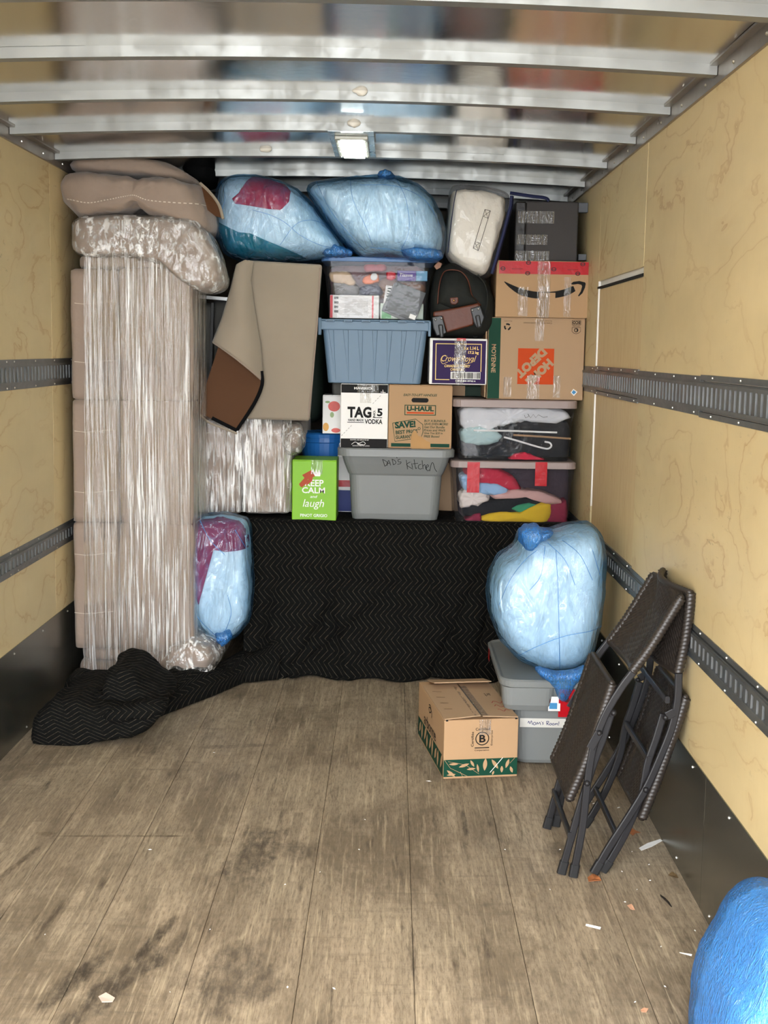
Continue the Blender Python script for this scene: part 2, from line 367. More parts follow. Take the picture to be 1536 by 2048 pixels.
def floor_mat():
    n = NT('worn_hardwood'); tc_ = n.n('ShaderNodeTexCoord'); P = tc_.outputs['Object']
    sx = n.n('ShaderNodeSeparateXYZ'); n.l(P, sx.inputs[0]); X, Y = sx.outputs[0], sx.outputs[1]
    st = n.math('FLOOR', n.math('MULTIPLY', X, 32.0))                      # laminated strips, each its own tone
    wn = n.n('ShaderNodeTexWhiteNoise', noise_dimensions='1D'); n.l(st, wn.inputs['W'])
    seg = n.math('FLOOR', n.math('MULTIPLY_ADD', wn.outputs[0], 7.0, n.math('MULTIPLY', Y, 1.6)))
    cb = n.n('ShaderNodeCombineXYZ'); n.l(st, cb.inputs[0]); n.l(seg, cb.inputs[1])
    w2 = n.n('ShaderNodeTexWhiteNoise', noise_dimensions='2D'); n.l(cb.outputs[0], w2.inputs['Vector'])
    tone = w2.outputs[0]
    grain = n.noise(n.coords(scale=(70, 3.0, 1)), 1, 6, .75)
    fine = n.noise(n.coords(scale=(60, 9, 1)), 2.2, 6, .75)
    big = n.noise(n.coords(), 1.7, 5, .6)
    c = n.mix(tone, rgb(147, 131, 110), rgb(184, 165, 140))
    c = n.mix(n.ramp(grain, [(.35, 0.0), (.75, .8)]), c, rgb(104, 91, 74))
    c = n.mix(n.ramp(big, [(.35, 0.0), (.7, .5)]), c, rgb(176, 161, 137))
    c = n.mix(n.ramp(fine, [(.46, 0.0), (.7, .75)]), c, rgb(86, 75, 60))
    st1 = n.ramp(n.noise(n.coords(scale=(1.6, .8, 1), loc=(4.3, 1.2, 0)), 1.5, 7, .72, .4), [(.47, 0.0), (.60, .62)])
    c = n.mix(st1, c, rgb(98, 85, 68))
    st2 = n.ramp(n.noise(n.coords(scale=(14, 1.5, 1), loc=(1.3, 7.2, 0)), 1.6, 6, .7), [(.56, 0.0), (.70, .75)])
    c = n.mix(st2, c, rgb(60, 50, 40))
    pale = n.ramp(n.noise(n.coords(scale=(60, 2.2, 1), loc=(0, 3, 0)), 1.2, 5, .7), [(.54, 0.0), (.70, .6)])
    c = n.mix(pale, c, rgb(204, 186, 156))
    cross = n.ramp(n.noise(n.coords(scale=(4, 26, 1), loc=(9, 0, 0)), 1.3, 5, .7), [(.52, 0.0), (.70, .5)]); c = n.mix(n.math('MULTIPLY', cross, n.ramp(n.noise(n.coords(loc=(5, 5, 5)), 1.4, 2), [(.45, 0.0), (.6, 1.0)])), c, rgb(98, 88, 74))
    # thin scratches at several angles
    for rz, sc, col in ((.5, 26, rgb(205, 190, 160)), (-.35, 30, rgb(64, 54, 42)), (1.1, 22, rgb(60, 50, 40))):
        q = n.noise(n.coords(scale=(sc, 1.1, 1), rot=(0, 0, rz)), 1, 2, .5)
        q = n.ramp(n.math('ABSOLUTE', n.math('SUBTRACT', q, .5)), [(0, 1.0), (.006, 0.0)])
        k = n.ramp(n.noise(n.coords(loc=(rz*9, 2, 0)), 1.3, 3), [(.55, 0.0), (.7, .5)])
        c = n.mix(n.math('MULTIPLY', q, k), c, col)
    # stains with a place of their own: tyre marks, spills and drag marks
    wob = n.noise(n.coords(scale=(1, .6, 1)), 9, 5, .7); wob2 = n.noise(n.coords(scale=(40, 14, 1)), 1, 4, .7)
    for px, py, rx, ry, rz, k, col in ((515, 1705, .10, .32, -.1, .75, (58, 50, 42)), (470, 1960, .13, .22, -.1, .7, (64, 56, 48)), (600, 1700, .06, .10, 0, .6, (60, 52, 44)), (250, 1960, .05, .35, -.42, .75, (50, 44, 38)), (150, 1960, .035, .25, -.3, .8, (40, 35, 30)),
            (310, 1880, .022, .14, -.25, .8, (44, 38, 32)), (1115, 1700, .05, .10, 0, .6, (66, 58, 50)), (1120, 1990, .20, .14, 0, .35, (80, 70, 58)), (470, 1492, .20, .03, .2, .6, (84, 74, 62)), (928, 1640, .012, .16, 0, .8, (56, 48, 40)), (240, 1672, .27, .010, .05, .8, (74, 60, 44)),
            (20, 1740, .016, .35, -.2, .7, (60, 48, 36)), (90, 1667, .035, .025, 0, .7, (90, 72, 52)), (800, 1420, .10, .20, 0, .25, (90, 80, 66)), (1440, 1800, .03, .6, 0, .45, (196, 160, 116))):
        p = FLR(px, py); v = n.n('ShaderNodeMapping', vector_type='TEXTURE'); v.inputs['Location'].default_value = (p.x, p.y, 0); v.inputs['Rotation'].default_value = (0, 0, rz); v.inputs['Scale'].default_value = (rx, ry, 1)
        n.l(P, v.inputs[0]); ln_ = n.n('ShaderNodeVectorMath', operation='LENGTH'); s2_ = n.n('ShaderNodeVectorMath', operation='MULTIPLY'); s2_.inputs[1].default_value = (1, 1, 0); n.l(v.outputs[0], s2_.inputs[0]); n.l(s2_.outputs[0], ln_.inputs[0])
        d = n.math('ADD', ln_.outputs['Value'], n.math('MULTIPLY', n.math('SUBTRACT', wob, .5), 2.2)); m_ = n.ramp(d, [(.55, 1.0), (1.15, 0.0)])
        m_ = n.math('MULTIPLY', m_, n.ramp(wob2, [(.35, .25), (.6, 1.0)])); c = n.mix(n.math('MULTIPLY', m_, k), c, rgb(*col))
    b = n.bsdf(c, n.ramp(big, [(.3, .55), (.7, .75)]), **{'Specular IOR Level': .3}); n.bump(grain, .25, .003, b)
    return n.done(b.outputs[0])
M_FLOOR = floor_mat(); M_JOINT = mat('floor_joint_dirt', rgb(44, 36, 27), .9, var=.3, vs=30)
# floor: eight planks over a dark subfloor
fb = B(); box(fb, -W-.02, W+.02, Y0, Y1, -.06, -.004); floor = tag(obj('floor', fb, M_JOINT), kind='structure')
seams = [-W, -1.08, -.79, -.505, -.213, .069, .365, .66, .952, W]
for i in range(len(seams)-1):
    b = B(); box(b, seams[i]+.0007, seams[i+1]-.0007, Y0, Y1, -.03, 0, .0012, 1); obj('plank', b, M_FLOOR, floor)
# walls
def wall(side):
    s = 1 if side == 'right' else -1
    b = B(); xs = sorted((s*(W+.012), s*(W+.04))); box(b, xs[0], xs[1], Y0, Y1, -.02, 2.46)
    w = tag(obj('wall_'+side, b, M_WHITE if side == 'right' else M_DARK), kind='structure')
    def ply(y0, y1, z0, z1, m, dx=0.0):
        b = B(); x = sorted((s*(W+dx), s*(W+.011))); box(b, x[0], x[1], y0+.001, y1-.001, z0, z1, .001, 1); obj('plywood_sheet', b, m, w)
    if s > 0:
        for y0, y1, m in ((Y0, 2.6, M_PLY2), (2.6, 4.83, M_PLY), (5.885, Y1, M_PLY2)):
            for z0, z1 in ((.38, .70), (.78, 1.43), (1.53, ZP)): ply(y0, y1, z0, z1, m)
        ply(4.838, 5.885, 1.922, ZP, M_PLY2)
        for z0, z1 in ((.38, .70), (.78, 1.43), (1.53, 1.885)): ply(4.85, 5.87, z0, z1, M_PINE, .005)
        b = B(); box(b, W-.002, W+.01, 4.83, 5.90, 1.888, 1.897); obj('recess_edge', b, M_DARK, w)
        b = B(); box(b, W-.001, W+.01, 5.872, 5.884, .9, 1.92); obj('sealant_bead', b, M_WHITE, w)
    else:
        for y0, y1, m in ((Y0, 3.2, M_PLY), (3.2, 5.64, M_PLY2), (5.64, Y1, M_PLY)):
            for z0, z1 in ((.38, .70), (.78, 1.43), (1.53, ZP)): ply(y0, y1, z0, z1, m)
    # slotted logistics rails
    for z0, z1 in ((.690, .789), (1.419, 1.5375)):
        breaks = [Y0, 2.45, 3.86, 4.84, 5.88, Y1] if s > 0 else [Y0, 3.4, 5.0, Y1]
        X = lambda d: s*(W-d)
        def bx(b, d0, d1, y0, y1, a, c):
            x = sorted((X(d0), X(d1))); box(b, x[0], x[1], y0, y1, a, c)
        for k in range(len(breaks)-1):
            ya, yb = breaks[k]+.001, breaks[k+1]-.001; b = B(); h = z1-z0; dz = .004*(k % 2)*(1 if s > 0 else 0)
            bx(b, -.008, .003, ya, yb, z1-.016+dz, z1+dz); bx(b, -.008, .003, ya, yb, z0-dz, z0+.016-dz)      # flanges
            bx(b, -.008, .012, ya, yb, z1-.030, z1-.020); bx(b, -.008, .012, ya, yb, z0+.020, z0+.030)  # rims
            bx(b, -.008, .006, ya, yb, z1-.020, z1-.016); bx(b, -.008, .006, ya, yb, z0+.016, z0+.020)
            n = max(2, int((yb-ya)/.05)); p = (yb-ya)/n
            for i in range(n): bx(b, .004, .010, ya+p*i-.0135 if i else ya, ya+p*i+.0135, z0+.03, z1-.03)
            bx(b, .004, .010, yb-.012, yb, z0+.03, z1-.03)
            r_ = obj('slotted_rail', b, M_RAIL, w)
            b = B(); bx(b, -.004, .0005, ya, yb, z0+.028, z1-.028); obj('slot_backing', b, M_SLOT, r_)
            b = B(); y = ya+.06
            while y < yb-.02:
                for zz in (z1-.008+dz, z0+.008-dz):
                    bmesh.ops.create_icosphere(b, subdivisions=1, radius=.0042, matrix=Matrix.Translation((X(.003), y, zz)))
                y += .30
            obj('screw_head', b, M_SCREW, r_)
    return w
wall_l = wall('left'); wall_r = wall('right')
b = B(); box(b, -W-.03, W+.03, Y1, Y1+.04, -.02, 2.5); tag(obj('wall_back', b, mat('front_bulkhead', rgb(120, 112, 96), .6)), kind='structure')
# kick plates
for i, s in enumerate((-1, 1)):
    b = B(); x = sorted((s*(W+.002), s*(W-.004))); cuts = [Y0, 3.56, 5.9, Y1]
    k = thing('trim_%d' % (i+1), (s*W, Y0, 0), None, None); tag(k, kind='structure')
    for a, c in zip(cuts[:-1], cuts[1:]):
        b = B(); box(b, x[0], x[1], a+.0008, c-.0008, .002, .398, .0008, 1); obj('kick_plate', b, M_KICK, k)
    b = B(); y = 1.2
    while y < Y1:
        for zz in (.375, .03): bmesh.ops.create_icosphere(b, subdivisions=1, radius=.005, matrix=Matrix.Translation((s*(W-.004), y+(.15 if zz < .1 else 0), zz)))
        y += .42
    obj('rivet', b, M_SCREW, k)
# corner angles between wall and roof
for i, s in enumerate((-1, 1)):
    k = thing('trim_%d' % (i+3), (s*W, Y0, ZP), None, None); tag(k, kind='structure')
    for a, c in ((Y0, 2.7), (2.7, 4.83), (4.83, 5.75), (5.75, Y1)):
        b = B(); x = sorted((s*(W+.012), s*(W-.010))); box(b, x[0], x[1], a, c-.002, ZP-.004, ZC+.03, .001, 1)
        x = sorted((s*(W-.010), s*(W-.034))); box(b, x[0], x[1], a, c-.002, ZC+.004, ZC+.010); obj('corner_angle', b, M_ANG, k)
    b = B(); y = 1.1
    while y < Y1:
        bmesh.ops.create_icosphere(b, subdivisions=1, radius=.006, matrix=Matrix.Translation((s*(W-.010), y, ZP+.018))); y += .315
    obj('rivet', b, M_SCREW, k)
# roof sheet, slightly crowned, on roof bows
def crown(x): return .032*(1-(x/W)**2)
def roof(u, v):
    x = -W-.02+(2*W+.04)*u; y = Y0+(Y1-Y0)*v
    return (x, y, ZC+.012+crown(x)+.0035*nz((x*.8, y*2.2, 0), 1.0))
ceiling = tag(obj('ceiling', sheet(roof, 60, 90, .004), M_ROOF, smooth=True), kind='structure')
bows = [6.952+.628*(k) for k in (1, 0)]+[6.336, 5.691, 5.03, 4.417, 3.794, 3.165, 2.537, 1.909, 1.281, .653]
for y in bows:
    b = B(); n = 24
    prof = [(0, 0), (.0, .034), (.003, .034), (.003, .003), (.044, .003), (.044, .034), (.047, .034), (.047, 0)]
    R = []
    for i in range(n+1):
        x = -W+.012+(2*W-.024)*i/n; z = ZC-.022+crown(x)
        R.append([b.verts.new((x, y+p, z+q)) for p, q in prof])
    for i in range(n):
        for j in range(8): b.faces.new((R[i][j], R[i][(j+1) % 8], R[i+1][(j+1) % 8], R[i+1][j]))
    b.faces.new(R[0]); b.faces.new(R[-1])
    # top lip towards the door, catches light
    R = []
    for i in range(n+1):
        x = -W+.012+(2*W-.024)*i/n; z = ZC+.0105+crown(x); R.append([b.verts.new((x, y-.006, z-.0015)), b.verts.new((x, y+.001, z-.0015)), b.verts.new((x, y+.001, z+.0015)), b.verts.new((x, y-.006, z+.0015))])
    for i in range(n):
        for j in range(4): b.faces.new((R[i][j], R[i][(j+1) % 4], R[i+1][(j+1) % 4], R[i+1][j]))
    bmesh.ops.recalc_face_normals(b, faces=b.faces); obj('roof_bow', b, M_BOW, ceiling)
for y in (5.03, 4.417, 5.691):
    b = B(); x = {5.03: .12, 4.417: .16, 5.691: -.28}[y]
    bmesh.ops.create_icosphere(b, subdivisions=3, radius=.5); 
    for v in b.verts: v.co = Vector((x+v.co.x*.05, y-.006+v.co.y*.02, ZC+.006+crown(x)+v.co.z*.03)); v.co += Vector((1, 0, 1))*.006*nz(v.co, 60)
    obj('sealant_blob', b, mat('clear_sealant', rgb(215, 213, 205), .3), ceiling, smooth=True)
# ground outside the open back of the truck
b = B(); box(b, -12, 12, -14, 16, -1.0, -.95); tag(obj('ground', b, mat('asphalt', rgb(150, 148, 145), .9, bump=.3, bs=200)), kind='structure')
# ------------------------------------------------------------------ the interior lamp
n_ = NT('led_panel'); e = n_.n('ShaderNodeEmission'); e.inputs[0].default_value = (.93, 1, .93, 1); e.inputs[1].default_value = 42
M_LED = n_.done(e.outputs[0])
lz = ZC-.030+crown(.1); t = thing('ceiling_light', (.104, 5.25, lz), 'small square glowing LED panel on a silver plate under the roof', 'light')
M_ALU = steel('lamp_plate', rgb(190, 196, 198), .25, .8, .1)
b = B(); box(b, .020, .196, 5.02, 5.665, lz+.004, lz+.007, .001, 1); obj('mounting_plate', b, M_ALU, t)
b = B(); box(b, .042, .172, 5.115, 5.60, lz-.010, lz+.004, .003, 2); hs = obj('housing', b, mat('lamp_housing', rgb(160, 160, 150), .4, .3), t)
b = B(); box(b, .064, .152, 5.15, 5.555, lz-.018, lz-.010, .003, 2); obj('light_panel', b, M_LED, t)
for xx in (.052, .162):
    for yy in (5.16, 5.28, 5.42, 5.56):
        b = B(); bmesh.ops.create_icosphere(b, subdivisions=1, radius=.004, matrix=Matrix.Translation((xx, yy, lz-.011))); obj('screw', b, M_SCREW, hs)
from mathutils.bvhtree import BVHTree
# ------------------------------------------------------------------ materials of the load
M_SUEDE = mat('taupe_suede', rgb(146, 129, 116), .8, var=.12, vs=3, bump=.55, bs=11, bd=.022, **{'Sheen Weight': .2})
M_SUEDE2 = mat('taupe_suede_lighter', rgb(142, 130, 114), .9, var=.12, vs=4, bump=.2, bs=260, bd=.002, **{'Sheen Weight': .2})
M_STITCH = mat('pale_stitching', rgb(205, 192, 176), .8)
M_SEAM = mat('seam_shadow_cord', rgb(120, 103, 92), .9)
M_BROWN = mat('brown_backing', rgb(78, 48, 23), .75, var=.08)
M_BLACK = mat('black_cloth', rgb(12, 12, 13), .9, var=.3, vs=30, **{'Specular IOR Level': .1})
M_SILVER = mat('brushed_metal', rgb(170, 170, 168), .35, .8)
M_KRAFT = mat('kraft_cardboard', rgb(170, 141, 111), .8, var=.05, vs=4, st=(1, 1, 1), bump=.12, bs=300, bst=(1, .02, .02), bd=.001)
M_KRAFT2 = mat('kraft_cardboard_warm', rgb(174, 141, 106), .8, var=.05, vs=5, bump=.12, bs=260, bst=(1, .02, .02), bd=.001)
M_INK = mat('black_ink', rgb(20, 19, 18), .6, **{'Specular IOR Level': .15})
M_GREENINK = mat('green_ink', rgb(18, 62, 46), .6, **{'Specular IOR Level': .15})
M_ORANGE = mat('orange_ink', rgb(190, 68, 22), .6, **{'Specular IOR Level': .15})
M_PAPER = mat('white_print', rgb(232, 230, 226), .55, var=.03)
M_REDTAPE = mat('red_tape', rgb(176, 10, 24), .3, var=.15, vs=20, bump=.4, bs=25, bd=.004, **{'Specular IOR Level': .25})
def tape_mat(name, streak=(6, 1, 60)):
    n = NT(name); h = n.noise(n.coords(scale=(110, 110, 12)), 1, 5, .65, .8)
    tr = n.n('ShaderNodeBsdfTransparent'); tr.inputs[0].default_value = (.93, .92, .9, 1)
    f = n.ramp(n.noise(n.coords(scale=(150, 150, 14)), 1, 4, .7, .5), [(.42, .06), (.62, .14), (.72, .5)])
    return n.done(n.sheer(tr.outputs[0], (.8, .8, .78, 1), f, n.noise(n.coords(scale=(80, 80, 10)), 1, 2, .5, .8), .012, .12, 1.6))
M_TAPE = tape_mat('clear_packing_tape')
M_BAG = film('blue_plastic_bag', (.79, .915, .985, 1), rgb(104, 178, 242), .06, .12, (13, 13, 4.2), .045, .14, dist=1.5)
M_BAGD = film('blue_plastic_bag_bunched', (.62, .84, .99, 1), rgb(62, 150, 232), .30, .20, (50, 50, 14), .014, .3, dist=2.0)
M_DUVET = mat('white_bedding', rgb(232, 236, 240), .9, var=.04, vs=8, bump=.8, bs=13, bst=(1, 1, .6), bd=.02)
M_CRIMSON = mat('crimson_fabric', rgb(196, 34, 62), .8, bump=.2, bs=12, bd=.01)
M_TEAL = mat('teal_fabric', rgb(0, 112, 122), .85, bump=.3, bs=14, bd=.01)
M_MAROON = mat('maroon_fabric', rgb(150, 24, 70), .8, bump=.4, bs=12, bd=.01)
def streakfilm(name, st, dens=.30):
    "stretch wrap: nearly clear, whitish long wrinkles, their highlights also put in as white streaks of colour"
    n = NT(name); v = n.coords(scale=st)
    h = n.noise(v, 1, 7, .66, .35); h2 = n.noise(n.coords(scale=tuple(x*2.3 for x in st)), 1, 4, .6, .2)
    h3 = n.noise(v, .6, 2, .4, .3); hh = n.math('ADD', n.math('MULTIPLY', h3, 1.0), n.math('MULTIPLY', h2, .12))
    tr = n.n('ShaderNodeBsdfTransparent'); tr.inputs[0].default_value = (.985, .98, .975, 1)
    band = n.ramp(n.noise(n.coords(scale=(7, 7, .9)), 1, 3, .6), [(.36, .0), (.62, 1.0)])
    f = n.ramp(h, [(.44, .02), (.52, .28), (.59, 1.0)]); f = n.math('MULTIPLY', f, n.math('MULTIPLY_ADD', band, .8, .2))  # white streaks mixed into the colour: whitish wrinkles plus painted highlights
    f = n.math('MULTIPLY_ADD', f, 1.0, dens*.18, clamp=True)
    return n.done(n.sheer(tr.outputs[0], (.93, .92, .89, 1), n.math('MULTIPLY', f, .85), hh, .018, .15, 1.6))
M_WRAP = streakfilm('stretch_wrap', (115, 115, 3.2))
M_WRAP2 = streakfilm('stretch_wrap_crumpled', (34, 34, 22))
def blanket_mat():
    n = NT('quilted_moving_blanket'); t = n.n('ShaderNodeTexCoord'); s = n.n('ShaderNodeSeparateXYZ'); n.l(t.outputs['UV'], s.inputs[0])
    u, v = s.outputs[0], s.outputs[1]
    tri = n.math('ABSOLUTE', n.math('SUBTRACT', n.math('FRACT', n.math('MULTIPLY', v, 1/.118)), .5))
    a = n.math('FRACT', n.math('MULTIPLY', n.math('MULTIPLY_ADD', tri, .095, u), 1/.027))
    ln = n.ramp(n.math('ABSOLUTE', n.math('SUBTRACT', a, .5)), [(0, .9), (.035, .7), (.065, 0.0)])
    dash = n.ramp(n.noise(n.coords('UV'), 55, 3), [(.36, .12), (.58, .75)])
    f = n.math('MULTIPLY', ln, dash)
    c = n.mix(f, rgb(13, 13, 12), rgb(96, 88, 76)); b = n.bsdf(c, .9, **{'Specular IOR Level': .12})
    groove = n.ramp(n.math('ABSOLUTE', n.math('SUBTRACT', a, .5)), [(0, 0.0), (.3, 1.0)])
    hh = n.math('ADD', n.math('MULTIPLY', groove, .35), n.noise(n.coords('UV'), 14, 4, .6)); n.bump(hh, .55, .010, b)
    return n.done(b.outputs[0])
M_BLANKET = blanket_mat()
# ------------------------------------------------------------------ mattress base under a black quilted blanket
BT = .765                                             # top of the platform
YF = 6.16                                             # its front face
xl, xr = A(497, 1200, YF).x, A(1152, 1050, YF).x
t = thing('bed_base', ((xl+xr)/2, 6.9, 0), 'low bed base hidden beneath the black quilted blanket and all the stacked boxes', 'bed')
b = B(); box(b, xl+.03, W-.02, YF+.05, 7.75, .02, BT-.03, .03, 3); obj('mattress', b, M_BLACK, t)
for x in (xl+.1, W-.1):
    for y in (YF+.12, 7.6): b = B(); box(b, x-.03, x+.03, y-.03, y+.03, 0, .02); obj('foot', b, M_BLACK, t)

def drape(u, v):
    x = xl-.02+(W-.030-xl+.02)*u; L = BT+.85; s = v*L                       # v: 0 at the back of the top, then down the front
    if s < .85-.03: y = YF+.82-s; z = BT
    else:
        s2 = s-(.85-.03); r = .04
        if s2 < r*pi/2: a = s2/r; y = YF+r-r*sin(a)-.0; z = BT-r+r*cos(a)
        else: z = BT-r-(s2-r*pi/2); y = YF
    d = max(0, min(1, (BT-z)/.5))
    f = .022*nz((x*2.2, z*3.0, 0), 1.6)+.014*nz((x*5, z*3, 2), 1.5)+.010*abs(nz((x*2, z*9, 5), 1.5))-.02*math.exp(-((z-.60-.02*nz((x*3, 0, 0), 1))/.008)**2)
    f += .028*math.exp(-((z-.47)/.03)**2)*-.6                             # horizontal fold crease
    for k, (cx, cz, sl) in enumerate(((.15, .6, -1.2), (.42, .6, .9), (-.25, .5, -.5), (.62, .3, -.9), (.02, .25, .4), (.80, .5, -.4), (.30, .45, -2.2))):
        q = (x-cx)+(z-cz)*sl*.5; f += -.030*math.exp(-(q/.020)**2)*(1 if z < BT-.03 else 0)
    low = max(0, (.22-z)/.22); f += low*(.03+.035*sin(x*21+2*nz((x, 0, 0), 2))+.02*nz((x*6, z*5, 4), 2))
    if s < .82: return (x, y, z+.004+.006*nz((x*4, y*4, 1), 1.3))
    z2 = max(z, .004+.004*(1+sin(x*30)))
    if x < xl+.02: f *= .4
    return (x+.012*nz((z*3, x, 7), 1.5)*d*(1 if x < 1.1 else 0), y-.012-f*d-max(0, .06-z)*.5, z2+.012*low*nz((x*3, 0, 9), 2))
bl = sheet(drape, 210, 130, .006, uv=lambda u, v: (u*(W-xl), v*(BT+.85)))
tag(obj('moving_blanket', bl, M_BLANKET, smooth=True), 'black quilted moving blanket with zigzag stitching hanging over the bed base', 'blanket')
# corner flap spilling on the floor at the left end of the drape
# ------------------------------------------------------------------ crumpled blanket on the floor at left
def crumple(u, v):
    # u along the roll (left to right), v across it (front to back)
    p0 = [(-1.12, 5.04), (-.97, 5.00), (-.80, 5.12), (-.68, 5.42), (-.52, 5.72), (-.40, 5.98), (-.24, 6.05)]
    i = min(int(u*6), 5); f = u*6-i; fx = p0[i][0]*(1-f)+p0[i+1][0]*f; fy = p0[i][1]*(1-f)+p0[i+1][1]*f
    wd = .78-.30*u if u < .5 else .63-.46*(u-.5)*1.2
    hgt = [.13, .155, .175, .12, .10, .14, .20]; h = hgt[i]*(1-f)+hgt[i+1]*f
    prof = sin(min(1, v*1.0)*pi)**.55
    x = fx+v*.02; y = fy+v*wd
    z = .008+h*prof*(1+.45*nz((x*5, y*4, 3), 1.5))
    y -= .03*nz((x*8, z*9, 1), 1)*(1-v)
    z += .02*abs(nz((x*9, y*8, 9), 1.2))*prof
    if u < .35: y += (.05*sin(v*9+u*14))*prof; z += .03*sin(v*11+u*9)*prof*(v < .8)
    return (max(x, -W+.012), y, max(z, .006+.004*(v > .5)))
bl = sheet(crumple, 150, 90, .007, uv=lambda u, v: (u*1.25, v*.85))
tag(obj('floor_blanket', bl, M_BLANKET, smooth=True), 'crumpled black zigzag-stitched blanket lying on the floor under the sofa', 'blanket')
t = thing('floor_blanket', (-.95, 5.05, 0), 'bunched end of black stitched blanket spread beside the left kick plate', 'blanket')
def bfold(poly, Y, y0, y1, e, n_, k, rotuv):
    b = blob([A(x, y, Y) for x, y in poly], y0, y1, e[0], e[1], 120, 40, lambda p: n_*nz(p, 7, k)+n_*.8*(1-2*abs(nz(p, 12, k+2)))+.004*nz(p, 40), 1)
    for v in b.verts: v.co.z = max(v.co.z, .004); v.co.x = max(v.co.x, -W+.012)
    ul = b.loops.layers.uv.new('UVMap')
    for f in b.faces:
        for lp in f.loops:
            c = lp.vert.co; a_ = (c.z*1.6+c.y*.7, c.x+c.z*.4); lp[ul].uv = a_ if rotuv else (a_[1], a_[0])
    obj('blanket_fold', b, M_BLANKET, t, smooth=True)
bfold([(60, 1491), (62, 1455), (78, 1425), (110, 1395), (150, 1398), (200, 1412), (262, 1416), (310, 1412), (330, 1418), (318, 1440), (284, 1466), (262, 1474), (160, 1486)], 5.0, 4.97, 5.20, (.16, .5), .010, 1, True)
bfold([(100, 1402), (130, 1388), (165, 1392), (204, 1392), (216, 1345), (236, 1336), (262, 1346), (286, 1372), (326, 1404), (322, 1420), (270, 1424), (180, 1420)], 5.10, 5.08, 5.50, (.22, .5), .014, 4, True)
bfold([(318, 1408), (330, 1420), (300, 1436), (274, 1430), (238, 1446), (205, 1442), (190, 1430), (235, 1414), (280, 1406)], 4.98, 4.955, 5.05, (.4, .6), .008, 9, False)
# ------------------------------------------------------------------ upright sofa at left, wrapped in stretch film
YS = 5.80
def PX(x, y, Y=YS): return A(x, y, Y)
t = thing('sofa', (A(260, 1380, YS).x, 6.15, .05), 'tall taupe suede sofa standing on its end against the left wall, in stretch wrap', 'sofa')
wr = lambda a, s=6, o=0: (lambda p: a*nz(p, s, o)+a*.4*nz(p, s*2.7, o+5))
def pblock(x0, y0, x1, y1, Y, yd, k=7, fn=None, n=16):
    a, c = A(x0, (y0+y1)/2, Y), A(x1, (y0+y1)/2, Y); zt, zb = A((x0+x1)/2, y0, Y).z, A((x0+x1)/2, y1, Y).z
    return pil(a.x, c.x, Y, yd, zb, zt, k, n, fn)
for i, (y0, y1) in enumerate(((537, 801), (799, 1047), (1045, 1300))):
    obj('seat_cushion', pblock(141+i*3, y0, 237, y1, 5.80, 6.62, 30, wr(.005)), M_SUEDE, t, smooth=True)
for i, (y0, y1) in enumerate(((537, 803), (801, 1050), (1046, 1305))):
    obj('back_cushion', pblock(239, y0, 386, y1, 5.79, 5.97, 26, wr(.009)), M_SUEDE, t, smooth=True)
obj('sofa_frame', pblock(236, 540, 330, 1300, 5.98, 6.6, 14), M_BLACK, t)
o1 = [(144, 445), (160, 437), (240, 431), (330, 436), (385, 440), (415, 470), (440, 520), (449, 560), (435, 580), (400, 585), (370, 570), (330, 530), (250, 512), (150, 513)]
obj('top_arm', blob([A(x, y, 5.85) for x, y in o1], 5.76, 6.05, .30, .38, 110, 30, wr(.010, 7)), M_SUEDE, t, smooth=True)
obj('arm_band', pblock(145, 507, 382, 540, 5.80, 6.5, 5, wr(.004)), M_SUEDE, t, smooth=True)
obj('arm_band', pblock(152, 1296, 345, 1326, 5.80, 6.5, 5, wr(.005)), M_SUEDE, t, smooth=True)
obj('bottom_arm', pblock(150, 1322, 300, 1386, 5.79, 6.5, 6, wr(.006)), M_SUEDE, t, smooth=True)
o2 = [(290, 1322), (330, 1290), (385, 1275), (425, 1290), (438, 1310), (420, 1345), (390, 1368), (340, 1362), (300, 1345)]
obj('bottom_arm', blob([A(x, y, 5.82) for x, y in o2], 5.76, 6.5, .4, .5, 90, 28, wr(.010, 9)), M_SUEDE, t, smooth=True)
for yy in (606, 723, 862, 983, 1108, 1225):
    b = B(); sweep(b, [A(149+j*21, yy+2.5*sin(j*1.3), 5.796-.004*sin(pi*j/4)) for j in range(5)], circ(.0014, 5)); obj('seam_stitching', b, M_STITCH, t)
# stretch wrap: a skin around the front and the right side
def wrapf(u, v):
    x = 168+u*300; y = 440+v*925
    if x < 380: p = A(x, y, 5.775-.012*sin((x-168)/212*pi)); return (p.x+.004*nz((p.z*3, x*.1, 0), 1), p.y+.006*nz((x*.09, p.z*.8, 0), 1), p.z)
    a = (x-380)/88; p = A(380+a*14, y, 5.78+a*.0); return (p.x+.012*sin(a*pi/2), 5.775+a*.22, p.z)
obj('stretch_wrap', sheet(wrapf, 90, 60), M_WRAP, t, smooth=True)
o1b = [(c[0]+(5 if c[0] > 300 else 0), c[1]+(4 if c[1] > 480 else -3)) for c in o1]
obj('stretch_wrap', blob([A(x, y, 5.84) for x, y in o1b], 5.735, 6.06, .30, .38, 110, 30, wr(.006, 12)), M_WRAP2, t, smooth=True)
o2b = [(310, 1330), (330, 1284), (388, 1262), (430, 1284), (446, 1312), (424, 1352), (390, 1372), (340, 1366)]
obj('stretch_wrap', blob([A(x, y, 5.81) for x, y in o2b], 5.735, 6.52, .4, .5, 90, 28, wr(.006, 12)), M_WRAP2, t, smooth=True)
